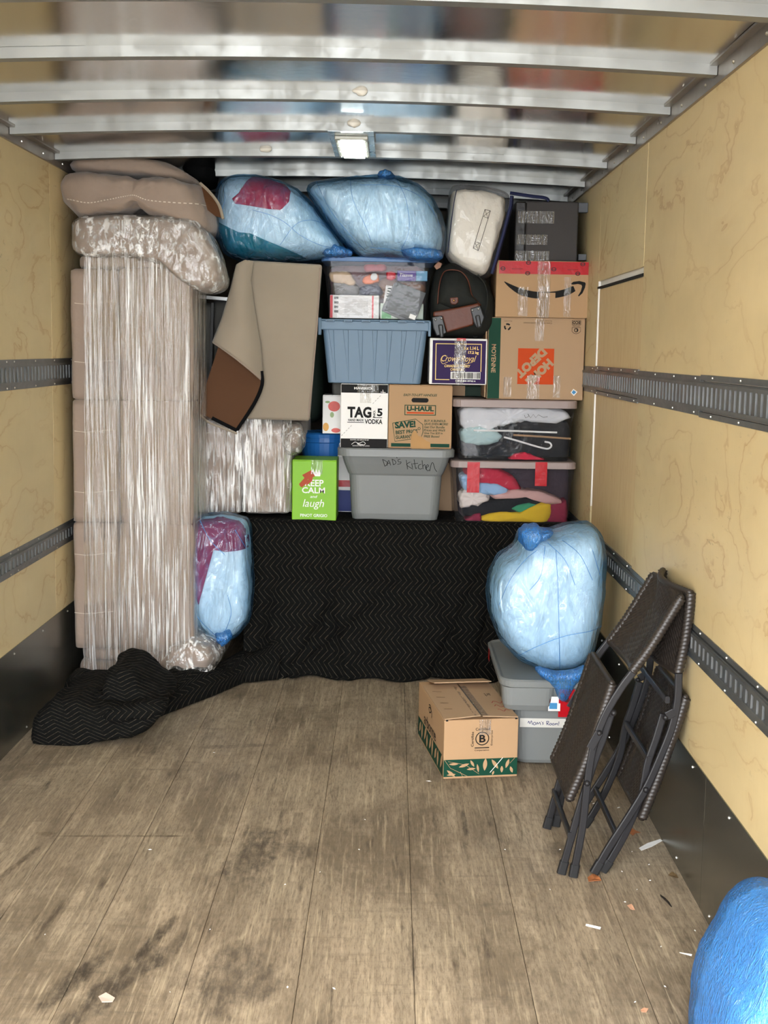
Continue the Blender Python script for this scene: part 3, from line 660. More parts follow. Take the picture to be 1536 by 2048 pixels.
# ------------------------------------------------------------------ two loose cushions on top of it
o = [(123, 372), (132, 352), (158, 346), (230, 350), (300, 356), (380, 365), (402, 372), (410, 400), (425, 432), (424, 462), (410, 470), (380, 455), (350, 445), (300, 430), (280, 425), (230, 432), (165, 438), (140, 420), (126, 400)]
t = thing('seat_cushion', (A(270, 440, 5.9).x, 6.15, A(270, 440, 5.9).z), 'plump taupe suede cushion with a stitched seam, lower of the two atop the sofa', 'cushion', 'loose taupe cushions on the sofa end')
def crease(p):
    q = A(273, 400, 5.8); return .012*nz(p, 7)+.006*nz(p, 20)-.020*math.exp(-((p.x-q.x)/.03)**2)*(1 if p.z < q.z+.03 else .5)
cb = blob([A(x, y, 5.9) for x, y in o], 5.74, 6.45, .36, .5, 140, 40, lambda p: crease(p)+.010*nz((p.x, p.y, p.z), 13, 4)+.006*nz((p.x*1.4, p.y, p.z), 30, 4)); cbt = BVHTree.FromBMesh(cb)
obj('cover', cb, M_SUEDE, t, smooth=True)
sp_ = cat([(x, y, 0) for x, y in ((134, 398), (180, 408), (220, 403), (250, 396), (272, 393), (300, 403), (350, 408), (412, 408))], 12); pts = []
for q in sp_:
    p = A(q.x, q.y, 5.8); h = cbt.ray_cast(Vector((p.x, 1, p.z)), Vector((0, 1, 0)))
    if h[0]: pts.append(h[0]+Vector((0, -.001, 0)))
b = B()
for i in range(0, len(pts)-1, 2): slab(b, pts[i], pts[i]+(pts[i+1]-pts[i])*1.1, .004, .004)
obj('seam_stitching', b, M_STITCH, t)['kind'] = 'stuff'
o = [(133, 330), (136, 319), (200, 318), (280, 318), (330, 322), (390, 352), (396, 362), (380, 368), (300, 358), (200, 352), (150, 348)]
t = thing('seat_cushion', (A(260, 355, 5.9).x, 6.2, A(260, 358, 5.9).z), 'flat taupe cushion squeezed under the roof, topmost of the two atop the sofa', 'cushion', 'loose taupe cushions on the sofa end')
obj('cover', blob([A(x, y, 5.95) for x, y in o], 5.82, 6.5, .4, .5, 110, 24, wr(.006, 7)), M_SUEDE, t, smooth=True)
# suede flap with brown underside hanging right of them
fl_ = [(402, 368), (418, 385), (436, 410), (445, 436), (430, 432), (415, 420), (408, 395)]
t = thing('suede_flap', A(425, 435, 5.9), 'small taupe suede flap showing its brown underside beside the blue bag', 'fabric flap')
b = B(); f_ = [b.verts.new(A(x, y, 5.80+.02*i/6)) for i, (x, y) in enumerate(fl_)]; f = b.faces.new(f_); r = bmesh.ops.extrude_face_region(b, geom=[f]); bmesh.ops.translate(b, verts=[g for g in r['geom'] if isinstance(g, bmesh.types.BMVert)], vec=(0, .01, 0)); bmesh.ops.recalc_face_normals(b, faces=b.faces)
obj('backing', b, M_BROWN, t)
b = B(); sweep(b, cat([A(x, y, 5.79) for x, y in ((400, 366), (420, 385), (438, 410), (446, 438))], 6), circ(.007, 6)); obj('suede_edge', b, M_SUEDE2, t)
b = blob([A(x, y, 6.3) for x, y in ((360, 330), (395, 325), (425, 335), (425, 365), (400, 380), (370, 350))], 6.2, 6.6, .5, .6, 48, 16, wr(.02, 9))
tag(obj('black_cloth', b, M_BLACK, smooth=True), 'black cloth bundle stuffed behind the top cushions under the roof', 'cloth')
# ------------------------------------------------------------------ second wrapped sofa section lying on the bed base
t = thing('loveseat', (A(490, 1030, 6.2).x, 6.6, BT), 'wrapped taupe sofa section lying on the bed base right of the tall sofa', 'sofa')
obj('armrest', pblock(556, 842, 603, 908, 6.2, 7.0, 6, wr(.012, 8)), M_SUEDE, t, smooth=True)
for x0, x1 in ((387, 484), (481, 582)):
    obj('seat_cushion', pblock(x0, 842, x1, 1034, 6.17, 7.1, 10, wr(.012, 6), 20), M_SUEDE, t, smooth=True)
obj('backrest', pblock(392, 800, 470, 850, 6.24, 6.9, 5, wr(.012)), M_SUEDE, t, smooth=True)
for x0, x1, yy in ((385, 478, 974), (485, 592, 974), (385, 478, 866), (485, 590, 866)): b = B(); sweep(b, [A(x0+(x1-x0)*j/5, yy+1.5*sin(j*2), 6.185-.012*sin(pi*j/5)) for j in range(6)], circ(.0016, 5)); obj('seam_stitching', b, M_STITCH, t)
def wrl(u, v):
    p = A(380+u*203, 838+v*186, 6.135+.05*max(0, abs(u-.5)-.42)*6); return (p.x, p.y+.012*nz((u*7, v*4, 0), 1), p.z)
obj('stretch_wrap', sheet(wrl, 60, 40), streakfilm('stretch_wrap_loose', (70, 70, 5)), t, smooth=True)
kn = blob([A(x, y, 6.18) for x, y in ((562, 862), (580, 848), (602, 845), (608, 870), (606, 900), (585, 912), (566, 895))], 6.10, 6.3, .6, .7, 60, 24, wr(.016, 22))
obj('wrap_knot', kn, M_WRAP2, t, smooth=True)
# grey folded fabric furniture behind, under a silver bar
t = thing('folding_cot', (A(420, 800, 6.5).x, 6.6, A(420, 800, 6.5).z), 'folded grey fabric cot with a silver top bar, between sofa and suede ottoman', 'folding bed')
M_GREYF = mat('grey_canvas', rgb(98, 97, 92), .85, bump=.4, bs=18, bd=.01)
obj('canvas_panel', pblock(402, 606, 424, 806, 6.42, 6.8, 8, wr(.008, 8)), M_GREYF, t, smooth=True)
obj('canvas_panel', pblock(424, 600, 470, 806, 6.50, 6.9, 10, wr(.006, 8)), M_GREYF, t, smooth=True)
b = B(); slab(b, A(384, 592, 6.4), A(472, 600, 6.4), .05, .016); obj('top_bar', b, M_SILVER, t)
b = B(); slab(b, A(426, 606, 6.42), A(420, 806, 6.42), .03, .012); slab(b, A(398, 606, 6.40), A(394, 806, 6.40), .02, .014); obj('frame_rail', b, mat('dark_grey_metal', rgb(70, 70, 70), .5, .5), t)
b = pblock(462, 524, 650, 850, 6.95, 7.4, 8, wr(.02, 6)); tag(obj('dark_green_bag', b, mat('dark_green_nylon', rgb(44, 58, 50), .6), smooth=True), 'dark green bag barely visible behind the taupe ottoman', 'bag')
# ------------------------------------------------------------------ ottoman with its dust cover peeled back
YO = 6.08
t = thing('ottoman', (A(560, 840, YO).x, 6.4, A(560, 840, YO).z), 'boxy taupe suede ottoman on end, its cover folded back to show brown backing', 'ottoman')
Q = [A(492, 520, YO), A(645, 529, YO), A(620, 842, YO), A(478, 838, YO)]
b = B(); fr = [b.verts.new(p) for p in Q]; bk = [b.verts.new(p+Vector((.03 if i in (0, 3) else -.035, .34, 0))) for i, p in enumerate(Q)]
b.faces.new(fr); b.faces.new(bk[::-1])
for i in range(4): b.faces.new((fr[i], bk[i], bk[(i+1) % 4], fr[(i+1) % 4]))
bmesh.ops.recalc_face_normals(b, faces=b.faces); bmesh.ops.bevel(b, geom=b.edges[:], offset=.014, segments=4, profile=.5, affect='EDGES')
obj('body', b, M_SUEDE2, t, smooth=True)
b = B(); sweep(b, cat([A(x, y, YO-.004) for x, y in ((640, 536), (634, 650), (624, 760), (617, 834))], 6), circ(.004, 6)); obj('piping', b, M_SUEDE, t)
# brown underside board, with black edging
bp = [(436, 696), (448, 690), (524, 740), (524, 770), (508, 808), (474, 862), (400, 826), (412, 770)]
def solid(poly, Y, th, tilt=None):
    b = B(); f = b.faces.new([b.verts.new(A(x, y, Y)+(Vector((0, tilt(x, y), 0)) if tilt else Vector())) for x, y in poly]); r = bmesh.ops.extrude_face_region(b, geom=[f])
    bmesh.ops.translate(b, verts=[g for g in r['geom'] if isinstance(g, bmesh.types.BMVert)], vec=(0, th, 0)); bmesh.ops.recalc_face_normals(b, faces=b.faces); return b
obj('brown_backing', solid(bp, 6.035, .02), M_BROWN, t)
b = B()
for q in (((523, 742), (524, 770), (508, 808), (474, 860)), ((474, 861), (424, 836))): sweep(b, cat([A(x, y, 6.032) for x, y in q], 5), rr(.014, .016, .003))
obj('black_edging', b, M_BLACK, t)
b = B(); sweep(b, cat([A(x, y, 6.03) for x, y in ((474, 867), (420, 846), (400, 830))], 5), circ(.006, 6)); obj('suede_edge', b, M_SUEDE2, t)
# the folded-back flap: hangs from the top left edge, its free lower edge curling over
L_ = [(492, 520), (474, 530), (462, 580), (444, 640), (426, 684)]; R_ = [(506, 522), (500, 560), (508, 620), (520, 690), (526, 762)]
def flap(u, v):
    i = min(int(v*4), 3); f = v*4-i
    a = (L_[i][0]*(1-f)+L_[i+1][0]*f, L_[i][1]*(1-f)+L_[i+1][1]*f); c = (R_[i][0]*(1-f)+R_[i+1][0]*f, R_[i][1]*(1-f)+R_[i+1][1]*f)
    x = a[0]*(1-u)+c[0]*u; y = a[1]*(1-u)+c[1]*u-10*sin(pi*u)*v*.3
    dep = .03+.075*v*sin(pi*min(1, u*1.0))**.8+.02*(1-u)
    return A(x, y, YO-dep+.006*nz((u*3, v*4, 1), 1))
obj('folded_cover', sheet(flap, 34, 40, .006), M_SUEDE2, t, smooth=True)
b = B(); sweep(b, [flap(i/30, 1.0)+Vector((0, -.002, -.001)) for i in range(31)], circ(.0045, 6)); obj('hem', b, M_STITCH if 0 else M_SUEDE, t)
# ------------------------------------------------------------------ more helpers for the load
from mathutils.bvhtree import BVHTree
def z2(x, y): return (620+x/2.648, 320+y/2.648)
def z3(x, y): return (560+x/2.4, 740+y/2.4)
def carton(name, label, cat_, rect, Y, depth, m, z0=None, bev=.0035, group=None, lidgap=True):
    x0, y0, x1, y1 = rect; tl, br = A(x0, (y0+y1)/2, Y), A(x1, (y0+y1)/2, Y); zt = A((x0+x1)/2, y0, Y).z; zb = A((x0+x1)/2, y1, Y).z if z0 is None else z0
    t = thing(name, ((tl.x+br.x)/2, Y+depth/2, zb), label, cat_, group)
    b = B(); box(b, tl.x, br.x, Y, Y+depth, zb, zt-.004, bev, 2); obj('carton_body', b, m, t)
    for s in (0, 1):                                  # the two outer top flaps meeting in the middle
        b = B(); xm = (tl.x+br.x)/2
        box(b, tl.x+.001 if s == 0 else xm+.001, xm-.001 if s == 0 else br.x-.001, Y+.001, Y+depth-.001, zt-.004, zt, .0008, 1); obj('top_flap', b, m, t)
    return t, Face(t, (tl.x, Y, zt), (br.x-tl.x, 0, 0), (0, 0, zb-zt), (0, -1, 0), rect)
def crinkle_tape(parent, P, U, V, N, w, h, name='tape_strip', m=None, nu=8, nv=22):
    "strip of glossy tape, lightly crinkled; P top-left corner"
    P, U, V, N = Vector(P), Vector(U), Vector(V), Vector(N)
    f = lambda u, v: P+U*(w*u)+V*(h*v)+N*(.0012+.0012*abs(nz((u*4, v*12, P.x*9), 1)))
    return obj(name, sheet(f, nu, nv), m or M_TAPE, parent, smooth=True)
def tape_px(F, x0, y0, x1, y1, m=None, name='tape_strip'):
    a = F.P(x0, y0); c = F.P(x1, y0); d = F.P(x0, y1)
    return crinkle_tape(F.par, a, (c-a).normalized(), (d-a).normalized(), F.N, (c-a).length, (d-a).length, name, m)
def rows_tote(rows, Y, ratio, yc=None, r=.045):
    "px rows (y, xl, xr) at the front plane Y -> loft rings"
    hm = max((A(b, y, Y).x-A(a, y, Y).x)/2 for y, a, b in rows); yc = yc if yc is not None else Y+hm*ratio
    xs = [((A(a, y, Y).x+A(b, y, Y).x)/2) for y, a, b in rows]; xc = sum(xs)/len(xs); R = []
    for y, a, b in rows:
        hx = (A(b, y, Y).x-A(a, y, Y).x)/2; R.append((A((a+b)/2, y, Y).z, hx, hx*ratio, r))
    return R, (xc, yc)
def bvh(bm): bm.normal_update(); return BVHTree.FromBMesh(bm)
def patch(tree, poly, Yg, off=.004, bulge=.006, nr=10, na=64, th=.004, fn=None):
    "piece of cloth lying on the front of a form: poly in pixels at plane Yg"
    P = [A(x, y, Yg) for x, y in poly]; c = sum(P, Vector())/len(P); b = B(); rings = []
    L = len(P); edge = []
    for k in range(na):
        s = k*L/na; i = int(s); f = s-i; edge.append(P[i % L]*(1-f)+P[(i+1) % L]*f)
    last_y = [Yg]
    for k in range(na):                               # keep the rim on the form
        for _ in range(12):
            if tree.ray_cast(Vector((edge[k].x, 1.0, edge[k].z)), Vector((0, 1, 0)))[0]: break
            edge[k] = c+(edge[k]-c)*.975
        edge[k] = c+(edge[k]-c)*.985
    def hit(x, z, t):
        h = tree.ray_cast(Vector((x, 1.0, z)), Vector((0, 1, 0)))
        y = h[0].y if h[0] else last_y[0]
        last_y[0] = y
        return y-off-bulge*math.sqrt(max(0, 1-t*t))+(fn((x, y, z)) if fn else 0)
    cv = b.verts.new((c.x, hit(c.x, c.z, 0), c.z))
    for j in range(1, nr+1):
        t = j/nr; rings.append([b.verts.new((c.x+(e.x-c.x)*t, hit(c.x+(e.x-c.x)*t, c.z+(e.z-c.z)*t, t), c.z+(e.z-c.z)*t)) for e in edge])
    for k in range(na):
        k2 = (k+1) % na; b.faces.new((cv, rings[0][k], rings[0][k2]))
        for j in range(nr-1): b.faces.new((rings[j][k], rings[j+1][k], rings[j+1][k2], rings[j][k2]))
    r = bmesh.ops.extrude_face_region(b, geom=b.faces[:]); bmesh.ops.translate(b, verts=[g for g in r['geom'] if isinstance(g, bmesh.types.BMVert)], vec=(0, th, 0))
    bmesh.ops.recalc_face_normals(b, faces=b.faces); return b
def plastic(name, col, rough=.4, **kw): return mat(name, col, rough, var=.04, vs=10, bump=.05, bs=60, **kw)
M_GREYP = plastic('grey_tote_plastic', rgb(120, 123, 122), .38)
M_BLUEP = plastic('steel_blue_plastic', rgb(98, 122, 144), .42)
M_LIDB = plastic('blue_lid_plastic', rgb(84, 122, 170), .35)
M_LIDT = plastic('taupe_lid_plastic', rgb(152, 136, 132), .4)
def clear(name, tint=(.88, .88, .90, 1), alpha=.02, bs=(10, 10, 10)):
    n = NT(name); h = n.noise(n.coords(scale=bs), 1, 3);     tr = n.n('ShaderNodeBsdfTransparent'); tr.inputs[0].default_value = tint
    return n.done(n.sheer(tr.outputs[0], (.6, .6, .64, 1), alpha, h, .012, .09, 1.28, .5))
M_CLEAR = clear('clear_tote_plastic'); M_CLEARV = clear('clear_vinyl', (.95, .95, .96, 1), .05, (14, 14, 10))
# ------------------------------------------------------------------ row standing on the bed base
# lime green wine carton
M_LIME = mat('lime_carton', rgb(122, 180, 24), .45, var=.03)
t, F = carton('wine_carton', 'lime green wine carton with white KEEP CALM lettering, left of the grey tote', 'box', (584, 920, 673, 1040), 6.17, .24, M_LIME, BT+.006)
F.poly('crown', M_PAPER, [(623, 944), (626, 938), (629, 945), (632, 937), (635, 945), (638, 939), (641, 946), (640, 952), (624, 952)])
F.text('lettering', M_PAPER, 'KEEP', 610, 959, 647, 972, off=.02).text('lettering', M_PAPER, 'CALM', 604, 974, 650, 986, off=.02).text('lettering', M_PAPER, 'and', 621, 990, 634, 995, shear=.3)
F.text('lettering', M_PAPER, 'laugh', 607, 998, 648, 1018, shear=.25, off=.0).text('lettering', M_PAPER, 'PINOT GRIGIO', 601, 1027, 655, 1033, off=.01)
M_REDSEAL = mat('torn_red_label', rgb(168, 70, 38), .6)
for q in ([(604, 950), (622, 940), (630, 952), (612, 960)], [(598, 968), (612, 952), (617, 963), (604, 975), (600, 972)], [(618, 955), (627, 947), (624, 962), (611, 972)]): F.poly('torn_label', M_REDSEAL, q)
F.flush(); tape_px(F, 622, 920, 645, 948)
# side print of the carton (darker fold strip)
# grey tote, marked by hand
Rk, ck = rows_tote([(1047, 712, 868), (1042, 704, 876), (1030, 701, 878), (953, 697, 884), (949, 694, 887), (930, 687, 895), (912, 683, 902), (911, 676, 909), (900, 676, 909), (898, 679, 906)], 6.17, .72)
Rk = [(max(z, BT+.004+.0001*i), hx, hy, r) for i, (z, hx, hy, r) in enumerate(Rk)]
t = thing('storage_tote', (ck[0], ck[1], Rk[0][0]), 'grey plastic tote hand-marked DAD\'S Kitchen, carrying two cartons', 'tote')
b = loft(B(), Rk, ck, True, True, 6); obj('tote_body', b, M_GREYP, t, smooth=False)
b = loft(B(), [(Rk[6][0], Rk[6][1]+.016, Rk[6][2]+.016, .06), (Rk[6][0]-.004, Rk[6][1]+.019, Rk[6][2]+.019, .06), (Rk[8][0], Rk[8][1]+.004, Rk[8][2]+.004, .06), (Rk[8][0]+.006, Rk[8][1]-.004, Rk[8][2]-.004, .05)], ck, True, True, 6)
obj('lid', b, M_GREYP, t)
yk = lambda p: Vector((p.x, ck[1]-(Rk[5][2]+(Rk[6][2]-Rk[5][2])*max(0, min(1, (p.z-Rk[5][0])/(Rk[6][0]-Rk[5][0]))) if p.z > Rk[5][0] else Rk[4][2]+(Rk[5][2]-Rk[4][2])*max(0, min(1, (p.z-Rk[4][0])/(Rk[5][0]-Rk[4][0]))))-.0016, p.z))
a_, c_ = A(683, 910, 6.17), A(903, 950, 6.17)
F = Face(t, (a_.x, 6.17, a_.z), (c_.x-a_.x, 0, 0), (0, 0, c_.z-a_.z), (0, -1, 0), (683, 910, 903, 950), warp=yk)
def k4(*q): return [(640+x/5.486, 880+y/5.486) for x, y in q]
for q in (((685, 210), (712, 298)), ((683, 212), (720, 232), (742, 262), (712, 297)), ((735, 290), (752, 222), (775, 285)), ((728, 262), (772, 255)), ((790, 205), (805, 278)), ((786, 206), (820, 225), (832, 255), (804, 279)), ((838, 180), (846, 196)), ((880, 205), (855, 215), (862, 240), (888, 240), (880, 262), (848, 270)),
          ((945, 215), (962, 330)), ((988, 238), (950, 275), (1022, 328)), ((1005, 255), (1016, 312)), ((996, 238), (1000, 242)), ((1030, 205), (1050, 315), (1062, 308)), ((1015, 262), (1075, 252)), ((1112, 265), (1085, 275), (1080, 310), (1100, 325), (1122, 315)), ((1118, 215), (1132, 325)), ((1128, 290), (1150, 268), (1165, 330)), ((1170, 305), (1192, 285), (1178, 268), (1165, 300), (1180, 345), (1205, 330)), ((1205, 350), (1222, 255), (1240, 248), (1262, 320), (1285, 355))):
    F.stroke('marker_writing', M_INK, k4(*q), 1.15, 4 if len(q) > 2 else 0)
F.flush()
# clear totes with taupe lids
def clear_tote(name, label, rows, lid, Y, ratio, m, ml, zb, group=None, r=.04):
    R, c = rows_tote(rows, Y, ratio, r=r); R = [(max(z, zb+.0015*i), hx, hy, rr_) for i, (z, hx, hy, rr_) in enumerate(R)]
    t = thing(name, (c[0], c[1], R[0][0]), label, 'tote', group)
    obj('tote_body', loft(B(), R, c, True, False, 6), m, t)
    y0, y1, xa, xb = lid; hx = (A(xb, y0, Y).x-A(xa, y0, Y).x)/2; hy = R[-1][2]+.012; zt, zl = A((xa+xb)/2, y0, Y).z, A((xa+xb)/2, y1, Y).z
    obj('lid', loft(B(), [(zl, hx-.004, hy-.004, r+.008), (zl+.002, hx, hy, r+.01), (zt-.004, hx, hy, r+.01), (zt, hx-.006, hy-.006, r+.006)], c, True, True, 6), ml, t)
    return t, R, c, zt
tB, RB, cB, zB = clear_tote('storage_tote', 'lower of two see-through totes with taupe lids, full of pink, yellow and maroon clothes', [(1050, 914, 1134), (1046, 911, 1138), (962, 907, 1146), (958, 905, 1149), (937, 904, 1151)], (923, 937, 901, 1153), 6.17, .74, M_CLEAR, M_LIDT, BT+.006)
tU, RU, cU, zU = clear_tote('storage_tote', 'upper of two see-through totes with taupe lids, dark clothes and a white hanger inside', [(923, 917, 1136), (918, 916, 1138), (842, 914, 1148), (838, 913, 1150), (816, 910, 1153)], (800, 816, 907, 1157), 6.17, .74, M_CLEAR, M_LIDT, zB+.003)
def cloth(name, label, poly, Y0_, th, m, conv=z3, fn=None, e1=.26, cat_='garment', nt_=72, np_=20, group=None, zmin=None):
    if conv is z3:                                   # soft goods press against each other
        mx, my = sum(p[0] for p in poly)/len(poly), sum(p[1] for p in poly)/len(poly); poly = [(mx+(x-mx)*1.05, my+(y-my)*1.22) for x, y in poly]
        poly = [(min(max(x, 862), 1408), min(max(y, 178), 744)) for x, y in poly]
    b = blob([A(*conv(x, y), 6.2) for x, y in poly], Y0_, Y0_+th, e1, .42, nt_, np_, fn or (lambda p: .006*nz(p, 14)+.006*abs(nz((p.x*.7, p.y, p.z*1.8), 34, 3))+.003*nz(p, 60)), 1)
    if zmin:
        for v in b.verts: v.co.z = max(v.co.z, zmin)
    return tag(obj(name, b, m, smooth=True), label, cat_, group)
def fab(name, c, bump_=.5): return mat(name, c, .85, var=.08, vs=9, bump=bump_, bs=22, bd=.008)
M_F = {k: fab(k+'_cloth', rgb(*c)) for k, c in dict(pinkred=(190, 40, 66), sky=(150, 186, 220), ivory=(225, 214, 205), blush=(205, 164, 158), navyblack=(14, 18, 24), mint=(60, 150, 110), yellow=(222, 186, 40), wine=(140, 36, 66), mauve=(62, 50, 60), paleteal=(170, 196, 196), offwhite=(214, 216, 218), red=(206, 36, 66), charcoal=(20, 23, 28)).items()}
cloth('folded_garment', 'crimson garment folded along the top of the lower clear tote', [(895, 480), (960, 468), (1060, 490), (1120, 520), (1165, 570), (1150, 592), (1080, 560), (960, 545), (890, 560)], 6.215, .2, M_F['pinkred'])
cloth('folded_shirt', 'light blue shirt with faint stripes folded in the lower clear tote', [(862, 520), (900, 505), (960, 545), (1060, 552), (1100, 575), (1095, 595), (950, 592), (880, 570)], 6.205, .2, M_F['sky'])
cloth('folded_garment', 'fluffy ivory garment at the left of the lower clear tote', [(855, 600), (900, 582), (990, 590), (1010, 620), (980, 640), (870, 656), (855, 640)], 6.205, .2, M_F['ivory'], fn=wr(.012, 40))
cloth('folded_garment', 'blush pink garment draped across the lower clear tote', [(1000, 598), (1060, 600), (1120, 580), (1220, 585), (1300, 605), (1365, 628), (1362, 640), (1330, 656), (1280, 625), (1200, 610), (1080, 622), (1010, 632)], 6.20, .2, M_F['blush'])
cloth('folded_garment', 'black garment in the middle of the lower clear tote', [(880, 650), (980, 640), (1100, 622), (1220, 612), (1290, 640), (1300, 665), (1180, 680), (1060, 690), (960, 700), (890, 705)], 6.22, .2, M_F['navyblack'])
cloth('folded_garment', 'green garment peeking out above the yellow one in the lower clear tote', [(1105, 668), (1140, 650), (1200, 642), (1245, 650), (1200, 675), (1160, 685)], 6.21, .15, M_F['mint'])
cloth('folded_garment', 'yellow garment lying at the bottom of the lower clear tote', [(962, 705), (1010, 685), (1150, 688), (1240, 650), (1300, 648), (1308, 690), (1280, 738), (1120, 742), (968, 740)], 6.20, .2, M_F['yellow'], zmin=BT+.012)
cloth('folded_garment', 'wine red garment at the lower left corner of the lower clear tote', [(890, 722), (930, 700), (965, 690), (970, 738), (900, 740)], 6.21, .2, M_F['wine'], zmin=BT+.012)
cloth('folded_garment', 'wine red garment at the lower right corner of the lower clear tote', [(1290, 655), (1380, 635), (1382, 700), (1375, 740), (1240, 742), (1290, 720)], 6.215, .2, M_F['wine'], zmin=BT+.012)
cloth('folded_garment', 'mauve grey garment filling the back of the lower clear tote', [(870, 480), (1000, 470), (1400, 475), (1395, 600), (1385, 700), (880, 700)], 6.30, .25, M_F['mauve'], e1=.25)
cloth('folded_garment', 'off-white garment crumpled at the top of the upper clear tote', [(870, 180), (960, 175), (1100, 185), (1300, 192), (1405, 200), (1395, 240), (1330, 262), (1200, 240), (1060, 262), (960, 290), (880, 270)], 6.205, .2, M_F['offwhite'], fn=wr(.014, 22))
cloth('folded_garment', 'pale teal garment at the left of the upper clear tote', [(868, 300), (930, 275), (1020, 285), (1075, 318), (1040, 345), (960, 355), (880, 350)], 6.205, .2, M_F['paleteal'])
cloth('folded_garment', 'black garment with a white hanger resting against it in the upper clear tote', [(880, 350), (960, 340), (1080, 260), (1220, 250), (1385, 270), (1395, 400), (1380, 438), (1120, 432), (900, 432)], 6.225, .2, M_F['charcoal'], e1=.3, zmin=zB+.02)
cloth('folded_garment', 'grey garment in the lower left of the upper clear tote', [(870, 350), (930, 345), (960, 400), (940, 434), (885, 434)], 6.21, .2, fab('grey_cloth', rgb(110, 112, 116)), zmin=zB+.02)
cloth('folded_garment', 'bright red garment poking up at the bottom of the upper clear tote', [(1100, 432), (1130, 405), (1175, 398), (1220, 415), (1280, 432), (1282, 440), (1110, 440)], 6.20, .1, M_F['red'], zmin=zB+.008)
M_HANG = mat('white_hanger_plastic', rgb(235, 235, 232), .35)
t = thing('clothes_hanger', A(*z3(1200, 380), 6.20), 'white plastic clothes hanger inside the upper clear tote', 'hanger')
b = B(); sweep(b, cat([A(*z3(x, y), 6.197) for x, y in ((1075, 322), (1140, 340), (1200, 358), (1250, 372), (1285, 378), (1302, 366), (1295, 350), (1270, 344))], 6), circ(.0048, 6)); obj('hook', b, M_HANG, t)
b = B(); sweep(b, [A(*z3(x, y), 6.20) for x, y in ((930, 290), (1100, 292), (1330, 300))], circ(.005, 6)); obj('hanger_bar', b, M_HANG, t)
t = thing('clothes_hanger', A(*z3(1250, 330), 6.21), 'pale wooden hanger bar across the upper clear tote', 'hanger')
b = B(); sweep(b, [A(*z3(x, y), 6.203) for x, y in ((1120, 312), (1260, 320), (1396, 330))], circ(.005, 6)); obj('hanger_bar', b, M_KRAFT2, t)
M_REDCLR = M_REDTAPE
zb = A(1030, 945, 6.17).z
for x0, x1, y1 in ((935, 960, 985), (1071, 1095, 972)):
    a = A(x0, 924, 6.155); c = A(x1, 924, 6.155); d = A(x0, y1, 6.155)
    crinkle_tape(tB, (a.x, 6.1575, a.z), (1, 0, 0), (0, 0, -1), (0, -1, 0), c.x-a.x, a.z-d.z, 'red_tape_strip', M_REDTAPE)
fb_ = RB[-1]; a_, c_ = A(903, 937, 6.17), A(1152, 1048, 6.17)
F = Face(tB, (a_.x, cB[1]-RB[3][2]-.002, a_.z), (c_.x-a_.x, 0, 0), (0, 0, c_.z-a_.z), (0, -1, 0), (903, 937, 1152, 1048))
F.stroke('marker_writing', M_INK, [z3(*q) for q in ((1108, 498), (1118, 488), (1126, 502), (1134, 488), (1150, 496), (1158, 488))], .8)
F.flush()
F = Face(tU, (a_.x, cU[1]-RU[3][2]-.002, A(903, 816, 6.17).z), (c_.x-a_.x, 0, 0), (0, 0, A(903, 918, 6.17).z-A(903, 816, 6.17).z), (0, -1, 0), (903, 816, 1152, 918))
F.stroke('marker_writing', M_INK, [z3(*q) for q in ((1160, 210), (1166, 224), (1182, 216), (1176, 204), (1190, 224), (1202, 206), (1214, 222), (1226, 208), (1250, 220), (1270, 216))], .7)
F.flush()
# little pieces seen in the gaps behind
t, F = carton('carton', 'plain brown carton in the gap behind the grey tote and clear totes', 'box', (872, 905, 925, 1003), 6.62, .3, M_KRAFT, BT+.006)
t, F = carton('carton', 'narrow white carton with a red band behind the lime green carton', 'box', (668, 880, 712, 1010), 6.50, .2, M_PAPER, BT+.006)
F.rect_('colour_band', M_REDTAPE, 668, 952, 712, 964).rect_('colour_band', mat('navy_print', rgb(24, 44, 110), .5), 668, 970, 712, 1008).flush()
# blue lidded tub
M_TUB = plastic('royal_blue_tub', rgb(30, 92, 158), .35)
c = A(650, 900, 6.55); t = thing('plastic_tub', (c.x, 6.60, BT), 'round royal blue plastic tub with a lid behind the lime carton', 'tub')
zt_ = A(650, 868, 6.45).z; b = B(); R = []
for z, r in ((BT+.01, .10), (zt_-.05, .125), (zt_-.045, .13), (zt_-.03, .13), (zt_-.03, .126), (zt_-.02, .126)): R.append([b.verts.new((c.x+.0+r*cos(2*pi*i/32), 6.60+r*sin(2*pi*i/32), z)) for i in range(32)])
for i in range(len(R)-1):
    for j in range(32): b.faces.new((R[i][j], R[i][(j+1) % 32], R[i+1][(j+1) % 32], R[i+1][j]))
b.faces.new(R[0][::-1]); b.faces.new(R[-1]); obj('tub_body', b, M_TUB, t)
b = B(); R = []
for z, r in ((zt_-.022, .137), (zt_-.005, .139), (zt_, .132), (zt_+.004, .115), (zt_, .11)): R.append([b.verts.new((c.x+r*cos(2*pi*i/32), 6.60+r*sin(2*pi*i/32), z)) for i in range(32)])
for i in range(len(R)-1):
    for j in range(32): b.faces.new((R[i][j], R[i][(j+1) % 32], R[i+1][(j+1) % 32], R[i+1][j]))
b.faces.new(R[0][::-1]); b.faces.new(R[-1]); obj('lid', b, M_TUB, t)
ztub = zt_+.006
